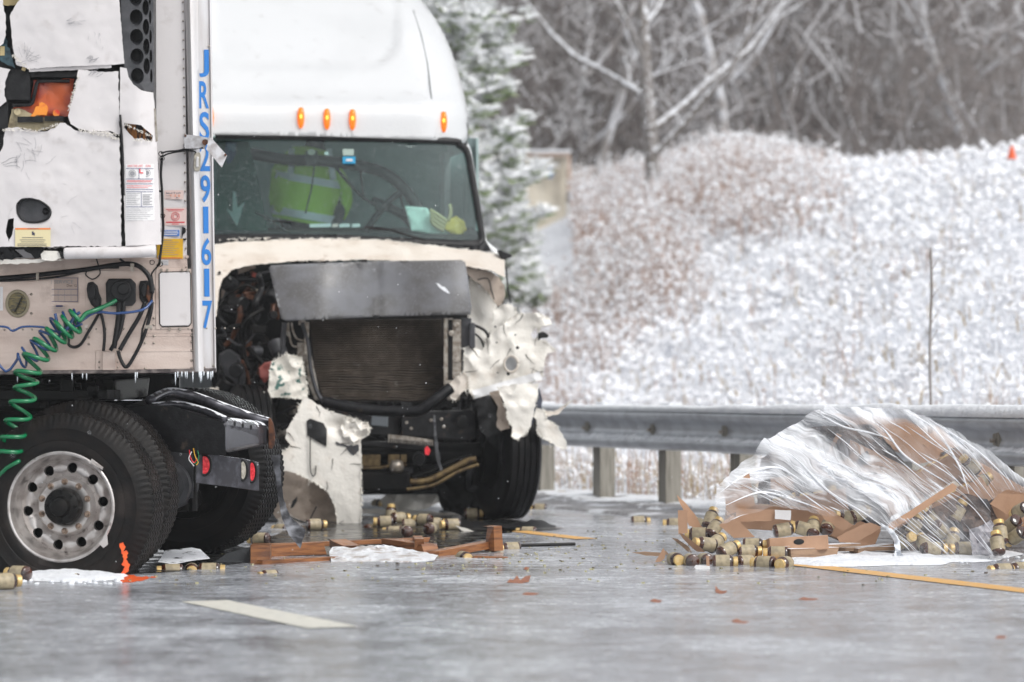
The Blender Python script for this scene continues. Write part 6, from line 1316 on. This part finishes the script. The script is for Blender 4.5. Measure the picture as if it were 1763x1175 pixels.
ll.new(alp, pb.inputs['Alpha']); pb.inputs['Base Color'].default_value = (.86,.88,.92,1); ll.new(fr2(snf, 0, .5, .22, .7), pb.inputs['Roughness'])
bpn = nn.new('ShaderNodeBump'); bpn.inputs['Distance'].default_value = .012; ll.new(str_, bpn.inputs['Height']); ll.new(bpn.outputs[0], pb.inputs['Normal'])
FO = [(1231,872),(1236,842),(1258,812),(1300,780),(1318,757),(1360,735),(1402,706),(1425,700),(1470,702),(1560,706),(1600,720),(1650,745),(1710,785),(1763,822),(1840,860),(1840,905),(1763,850),(1722,848),(1706,870),(1712,905),(1730,950),(1700,966),(1640,966),(1570,958),(1556,966),(1545,955),(1540,925),(1500,905),(1470,880),(1430,892),(1380,878),(1330,872),(1300,882),(1265,895),(1240,900)]
def film(x, y):
    z = 1.06-(y-668)/275; d = 19.15+1.5*sstep(965, 700, y)+.15*math.sin((x-1230)*.006)
    for (cx_, cy_, sl, w_, am) in ((1450,760,.62,9,.07),(1560,790,.9,7,.06),(1380,800,.6,10,.06),(1500,860,.75,8,.06),(1640,800,1.1,8,.07),(1350,850,.35,9,.05),(1600,740,.75,10,.08),(1690,820,.7,9,.06),(1440,850,.62,12,.07)):
        t = (y-cy_)-(x-cx_)*sl; d -= am*math.exp(-(t/w_)**2)*math.exp(-((x-cx_)/150)**2)
    v = x*.5+y*.82; g_ = y-.25*(x-1250)-.00095*(x-1250)**2; d += .16*rdg(x*.006, g_*.022, 2)+.07*rdg(x*.012+3, g_*.06, 7)+.02*rdg(x*.03, g_*.15, 9)
    return d
FO2 = []
for i in range(len(FO)):
    a_, b_ = FO[i], FO[(i+1) % len(FO)]; n_ = max(1, int(math.hypot(b_[0]-a_[0], b_[1]-a_[1])/9))
    for k in range(n_): t = k/n_; x = a_[0]+(b_[0]-a_[0])*t; y = a_[1]+(b_[1]-a_[1])*t; FO2.append((x+7*fz(x*.03, y*.03, 1), y+7*fz(x*.03, y*.03, 2)))
mb = MB(); mb.sheet(FO2, film, 5.5, .8, (), 0, 9)
fo = mb.build('stretch_film', fm, origin=P(1500, 960, 19.2), smooth='all'); tag(fo, 'translucent wrinkled stretch film dusted with snow over the toppled pallet of trays', 'plastic film')
ca = fo.data.attributes.new('snowload', 'FLOAT', 'POINT'); vals = []
for v in fo.data.vertices:
    w_ = v.co+ORG[fo.name]; px = CX+F*w_.x/w_.y; py = HY-F*(w_.z-H)/w_.y
    main = max(0, 1-abs((py-(800+(px-1440)*.55))/62)) if px < 1660 else 0
    left = .9*max(0, 1-abs((py-825)/48)) if px < 1420 else 0
    crest = .8*max(0, 1-abs((py-(712+max(0, px-1560)*.52))/22))
    low = sstep(-8, 10, py-(906-(px-1530)*.626))*sstep(1520, 1540, px)*sstep(1720, 1690, px) if px < 1720 else 0; s_ = min(1, 1.15*max(main, left*.7, crest)+.08+.25*fz(px*.015, py*.02, 5))*(1-.85*low)
    s_ *= 1-.8*sstep(0, 1, max(0, 1-math.hypot((px-1565)/75, (py-765)/38)))
    vals.append(s_)
ca.data.foreach_set('value', vals); fl = fo.data.attributes.new('flow', 'FLOAT_VECTOR', 'POINT'); fv = []
for v in fo.data.vertices:
    w_ = v.co+ORG[fo.name]; px = CX+F*w_.x/w_.y; py = HY-F*(w_.z-H)/w_.y; g_ = .25*(px-1250)+.00095*(px-1250)**2+32*fz(px*.007, py*.009, 3)
    fv += [px/275, 0, (py-g_)/200]
fl.data.foreach_set('vector', fv)
q = MB(); rf = random.Random(21)
for k in range(230):
    x = rf.uniform(1240, 1740); y = rf.uniform(705, 950)
    if y > 906-(x-1530)*.626 and 1540 < x < 1700 and rf.random() < .6: continue
    if not inpoly(x, y, FO): continue
    pts = []; n_ = rf.randint(4, 11); cur = rf.gauss(0, .12)
    for i in range(n_):
        if not inpoly(x, y, FO): break
        pts.append(P(x, y, film(x, y)-.004)); sl = .25+.0019*(x-1250)+cur+.55*fz(x*.012, y*.014, 6); L_ = math.hypot(1, sl); x += 11/L_; y += 11*sl/L_
    if len(pts) > 2: m_ = len(pts); w_ = rf.choice([.0018,.0025,.004]); q.tube(catmull(pts, 3), [w_*math.sin(math.pi*min(.97, max(.06, i/(3*m_-3)))) for i in range(3*(m_-1)+1)], 4, False)
for pts in ([(1480,716),(1520,738),(1555,782),(1598,812),(1642,838)], [(1404,708),(1450,734),(1500,746),(1540,758)], [(1318,762),(1370,790),(1425,845),(1490,885),(1535,918)], [(1240,848),(1290,814),(1340,806),(1392,836)], [(1560,708),(1610,740),(1650,800),(1668,850)], [(1250,870),(1310,848),(1370,862),(1420,880)], [(1600,722),(1680,775),(1740,830)]):
    cp_ = catmull([P(x, y, film(x, y)-.008) for x, y in pts], 8); n_ = len(cp_); q.tube(cp_, [.0075*math.sin(math.pi*min(.95, max(.08, i/(n_-1)))) for i in range(n_)], 6, False)
fo2 = q.build('film_wrinkles', mk('wrinkle_white', (.88,.9,.94), .3), fo); tag(fo2, kind='stuff')
q = MB(); q.sheet([(1512,898),(1524,905),(1538,913),(1549,930),(1551,950),(1560,962),(1548,966),(1538,964),(1541,948),(1538,930),(1528,915)], lambda x, y: film(x, y)-.05+.04*fz(x*.15, y*.05), 4, .8, (), .006); o = q.build('film_gather', mk('film_white', (.8,.83,.88), .4, col2=(.6,.63,.68), sc=30), origin=P(1545, 965, 19), smooth='all'); tag(o, 'gathered end of film hanging at the foot of the tilted tray', 'plastic film')
# ---------------------------------------------------------------- broken wooden frame on the road
wf = thing('broken_crate', 'long broken wet orange wooden crate lying on the road below the white bumper corner', 'crate', G(560, 972))
def wb(nm, a, b_, w, t, d0, d1): o = board('x', a, b_, w, t, WOODO, d0, d1, None, nm); del o['label']; del o['category']; o.location = o.location-ORG[wf.name]; o.parent = wf; return o
wb('back_rail', (446,941), (742,929), .05, .03, 20.0, 20.6); wb('front_rail', (448,969), (580,962), .06, .028, 18.8, 19.3); wb('side_board', (455,954), (560,948), .02, .11, 19.6, 19.9)
wb('end_board', (448,956), (452,952), .12, .12, 18.9, 19.7); wb('cross_board', (580,935), (604,946), .12, .05, 20.1, 19.9); wb('cross_board', (672,934), (742,944), .12, .05, 20.3, 20.0); wb('cross_board', (718,934), (722,940), .06, .09, 20.3, 20.0)
board('splintered orange board end pointing up right beyond the snowy plastic', (742,956), (845,937), .09, .045, WOODO, 19.7, 20.3, None)
board('short orange block standing at the tip of the splintered board', (842,928), (862,926), .1, .16, WOODO, 20.2, 20.25, None)
board('small dark board fragment in front of the splintered board', (810,961), (872,963), .05, .03, WOODO, 19.5, 19.5, None)
board('orange board fragment at the far left edge by the flat tyre', (-12,994), (18,1000), .08, .04, WOODO, 17.3, 17.1, None)
def snowy(name, lab, cat, outl, mat, h, d0):
    q = MB(); xs = [p[0] for p in outl]; ys = [p[1] for p in outl]; y1 = max(ys); y0 = min(ys)
    q.sheet(outl, lambda x, y: d0+.9*sstep(y1, y0, y)*h+.09*fz(x*.05, y*.13, 3), 5, 1, (), .01, 3); o = q.build(name, mat, origin=P(sum(xs)/len(xs), y1, d0), smooth='edge'); tag(o, lab, cat); return o
snowy('plastic_sheet', 'crumpled snow-covered clear plastic sheet lying in front of the broken crate', 'plastic', [(567,950),(572,942),(590,941),(605,944),(620,941),(660,938),(690,943),(715,948),(755,956),(748,965),(730,969),(690,971),(640,973),(590,972),(570,968)], mk('snowy_plastic', (.8,.81,.84), .35, col2=(.42,.35,.31), sc=9, lo=.5, hi=.68, bump=.02, bsc=18), .9, 19.0)
plate('metal_sheet', 'dark bent metal sheet behind the three bottles', 'metal sheet', [(272,968),(285,948),(330,943),(345,946),(362,962),(330,966),(300,972)], lambda x, y: 18.7+(965-y)*.03, FRAMES, None, .006, 8, .2)
plate('metal_sheet', 'bright bent aluminium sheet between far tyre and broken crate', 'metal sheet', [(362,972),(392,952),(430,942),(445,944),(444,968),(420,970),(380,976)], lambda x, y: 18.9+(970-y)*.02+.03*fz(x*.1, y*.1), mk('bright_aluminium', (.6,.64,.68), .25, .9), None, .006, 6, .4)
plate('rubber_scrap', 'black torn rubber scrap lying under the right front wheel', 'rubber', [(786,902),(792,894),(812,898),(850,902),(900,900),(915,894),(935,896),(950,905),(967,911),(940,913),(900,910),(860,914),(820,916),(795,910)], lambda x, y: 23.6+(910-y)*.05, BLACK, None, .02, 6, 1.2)
plate('plastic_shard', 'white curved plastic shard lying beside the rubber scrap', 'shard', [(784,905),(800,909),(820,917),(815,920),(795,914)], 23.0, FIBRE, None, .01, 5, .4)
plate('plastic_shard', 'yellow flat strip lying just left of the bottle on the line', 'shard', [(845,912),(890,913),(896,920),(870,919)], 23.3, STICKY, None, .01, 6, .2)
plate('bumper_fragment', 'large white bumper fragment lying in the snow beneath the truck', 'bumper piece', [(655,860),(665,852),(695,848),(725,849),(765,853),(760,864),(735,876),(700,880),(660,876)], lambda x, y: 26.6+.05*fz(x*.05, y*.05), FIBRE, None, .03, 7, .8)
plate('bumper_fragment', 'long low white trim piece in front of the bumper fragment beneath the truck', 'bumper piece', [(622,876),(700,878),(780,884),(808,889),(760,893),(660,886),(622,884)], 25.9, FIBRE, None, .03, 7, .8)
o = MB(); o.tube([G(890,942)+Vector((0,0,.01)), G(990,940)+Vector((0,0,.012))], .012, 6); tag(o.build('metal_rod', GREASE, origin=G(940,941)), 'thin black rod lying on the road right of the splintered board', 'rod')
# leaves
lf = [(893,1000,'large rust-brown oak leaf curled on the road in the middle', [(872,1003),(878,997),(884,999),(890,991),(896,999),(905,992),(914,991),(910,1002),(898,1005),(884,1004)]),
      (60,1143,'glossy brown leaf at the bottom left of the road', [(46,1146),(50,1139),(60,1136),(72,1140),(80,1147),(70,1148),(58,1147)]),
      (1240,1015,'curled leaf with upright stem right of the oak leaf', [(1232,1020),(1231,1008),(1237,1015),(1246,1018),(1252,1016),(1250,1021),(1240,1023)]),
      (1130,1034,'small red-brown leaf lying flat between the two larger ones', [(1118,1035),(1126,1031),(1140,1034),(1136,1038),(1124,1037)]),
      (1392,1031,'dark curled leaf on the wet road below the front bottles', [(1374,1032),(1384,1028),(1392,1030),(1410,1031),(1402,1034),(1386,1034)]),
      (1275,1070,'two-toned leaf lying nearest the bottom middle of the road', [(1258,1070),(1268,1065),(1276,1069),(1292,1071),(1282,1074),(1266,1073)]),
      (1724,1096,'flat brown leaf near the bottom right corner', [(1712,1098),(1720,1094),(1734,1096),(1728,1100),(1716,1100)]),
      (912,1022,'faint pale leaf below the large oak leaf', [(898,1023),(908,1020),(930,1022),(920,1025),(904,1025)]),
      (905,978,'tiny dark leaf scrap above the oak leaf', [(901,980),(905,976),(912,978),(908,982)])]
for cx_, cy_, lab, ol in lf:
    y1 = max(p[1] for p in ol); d0 = GD(y1)
    plate('dead_leaf', lab, 'leaf', ol, lambda x, y, d0=d0, y1=y1: d0+(y1-y)*.03, LEAFM, 'dead leaves on the road', .003, 3, .3)
# crumbs of glass and foam
q = MB(); rk = random.Random(31)
for k in range(420):
    px = rk.gauss(880, 170) if k < 260 else rk.uniform(0, 1700); py = rk.uniform(915, 985) if k < 260 else rk.uniform(930, 1010); p = G(px, py); s_ = rk.uniform(.003,.009); q.box(p+Vector((0,0,s_/2)), (s_*2, s_*1.5, s_), Matrix.Rotation(rk.random()*6,3,'Z'))
tag(q.build('debris_crumbs', mk('yellowish_crumbs', (.45,.42,.25), .5, col2=(.1,.08,.06), sc=8)), 'tiny crumbs of broken glass and foam over the road', 'crumbs', kind='stuff')
q = MB()
for k in range(170):
    px = rk.choice([rk.uniform(30,210), rk.uniform(1270,1763)]); py = 1000+rk.uniform(-8,8) if px < 300 else rk.uniform(955,972); p = G(px, py); s_ = rk.uniform(.006,.02); q.lathe([(0,-s_*.5),(s_,-s_*.2),(s_*.9,s_*.3),(0,s_*.6)], Matrix.Translation(p+Vector((0,0,s_*.3))) @ Matrix.Rotation(R(90),4,'X'), 6)
tag(q.build('snow_crumbs', SNOWM, smooth='all'), 'loose crumbs of snow around the tyre and the pallet heap', 'snow', kind='stuff')
pm = MB(); pm.sheet([(203,996),(212,988),(225,990),(240,993),(270,994),(250,998),(228,1003),(210,1004)], lambda x, y: GD(y)-.02, 4, 1.5, (), .006); tag(pm.build('road_paint_mark', PAINTO), kind='structure')
# falling snow flakes
q = MB()
for k in range(1500):
    d = 12+ rk.random()**.6*28; px = rk.uniform(0, 1763); py = rk.uniform(0, 1060); p = P(px, py, d)
    if p.z < .05: continue
    s_ = rk.uniform(.0016,.0042); q.add([p+Vector((s_,0,0)), p+Vector((-s_*.5,s_*.8,0)), p+Vector((-s_*.5,-s_*.8,0)), p+Vector((0,0,s_)), p-Vector((0,0,s_))], [(0,1,3),(1,2,3),(2,0,3),(1,0,4),(2,1,4),(0,2,4)])
tag(q.build('falling_snow', SNOWM), 'fine snowflakes drifting through the air', 'snow', kind='stuff')
for o in list(bpy.data.objects):
    if o.get('label', '') == 'x': del o['label']

hz = MB(); hz.box((0, 62, 9), (170, 150, 21.0)); hm = bpy.data.materials.new('pale_air'); hm.use_nodes = True; hn = hm.node_tree; hn.nodes.remove(hn.nodes['Principled BSDF'])
pv = hn.nodes.new('ShaderNodeVolumePrincipled'); pv.inputs['Density'].default_value = .001; pv.inputs['Color'].default_value = (.92,.94,.97,1); hn.links.new(pv.outputs[0], hn.nodes['Material Output'].inputs['Volume'])
tag(hz.build('haze', hm), 'thin pale snowy air over the whole scene', 'haze', kind='stuff')
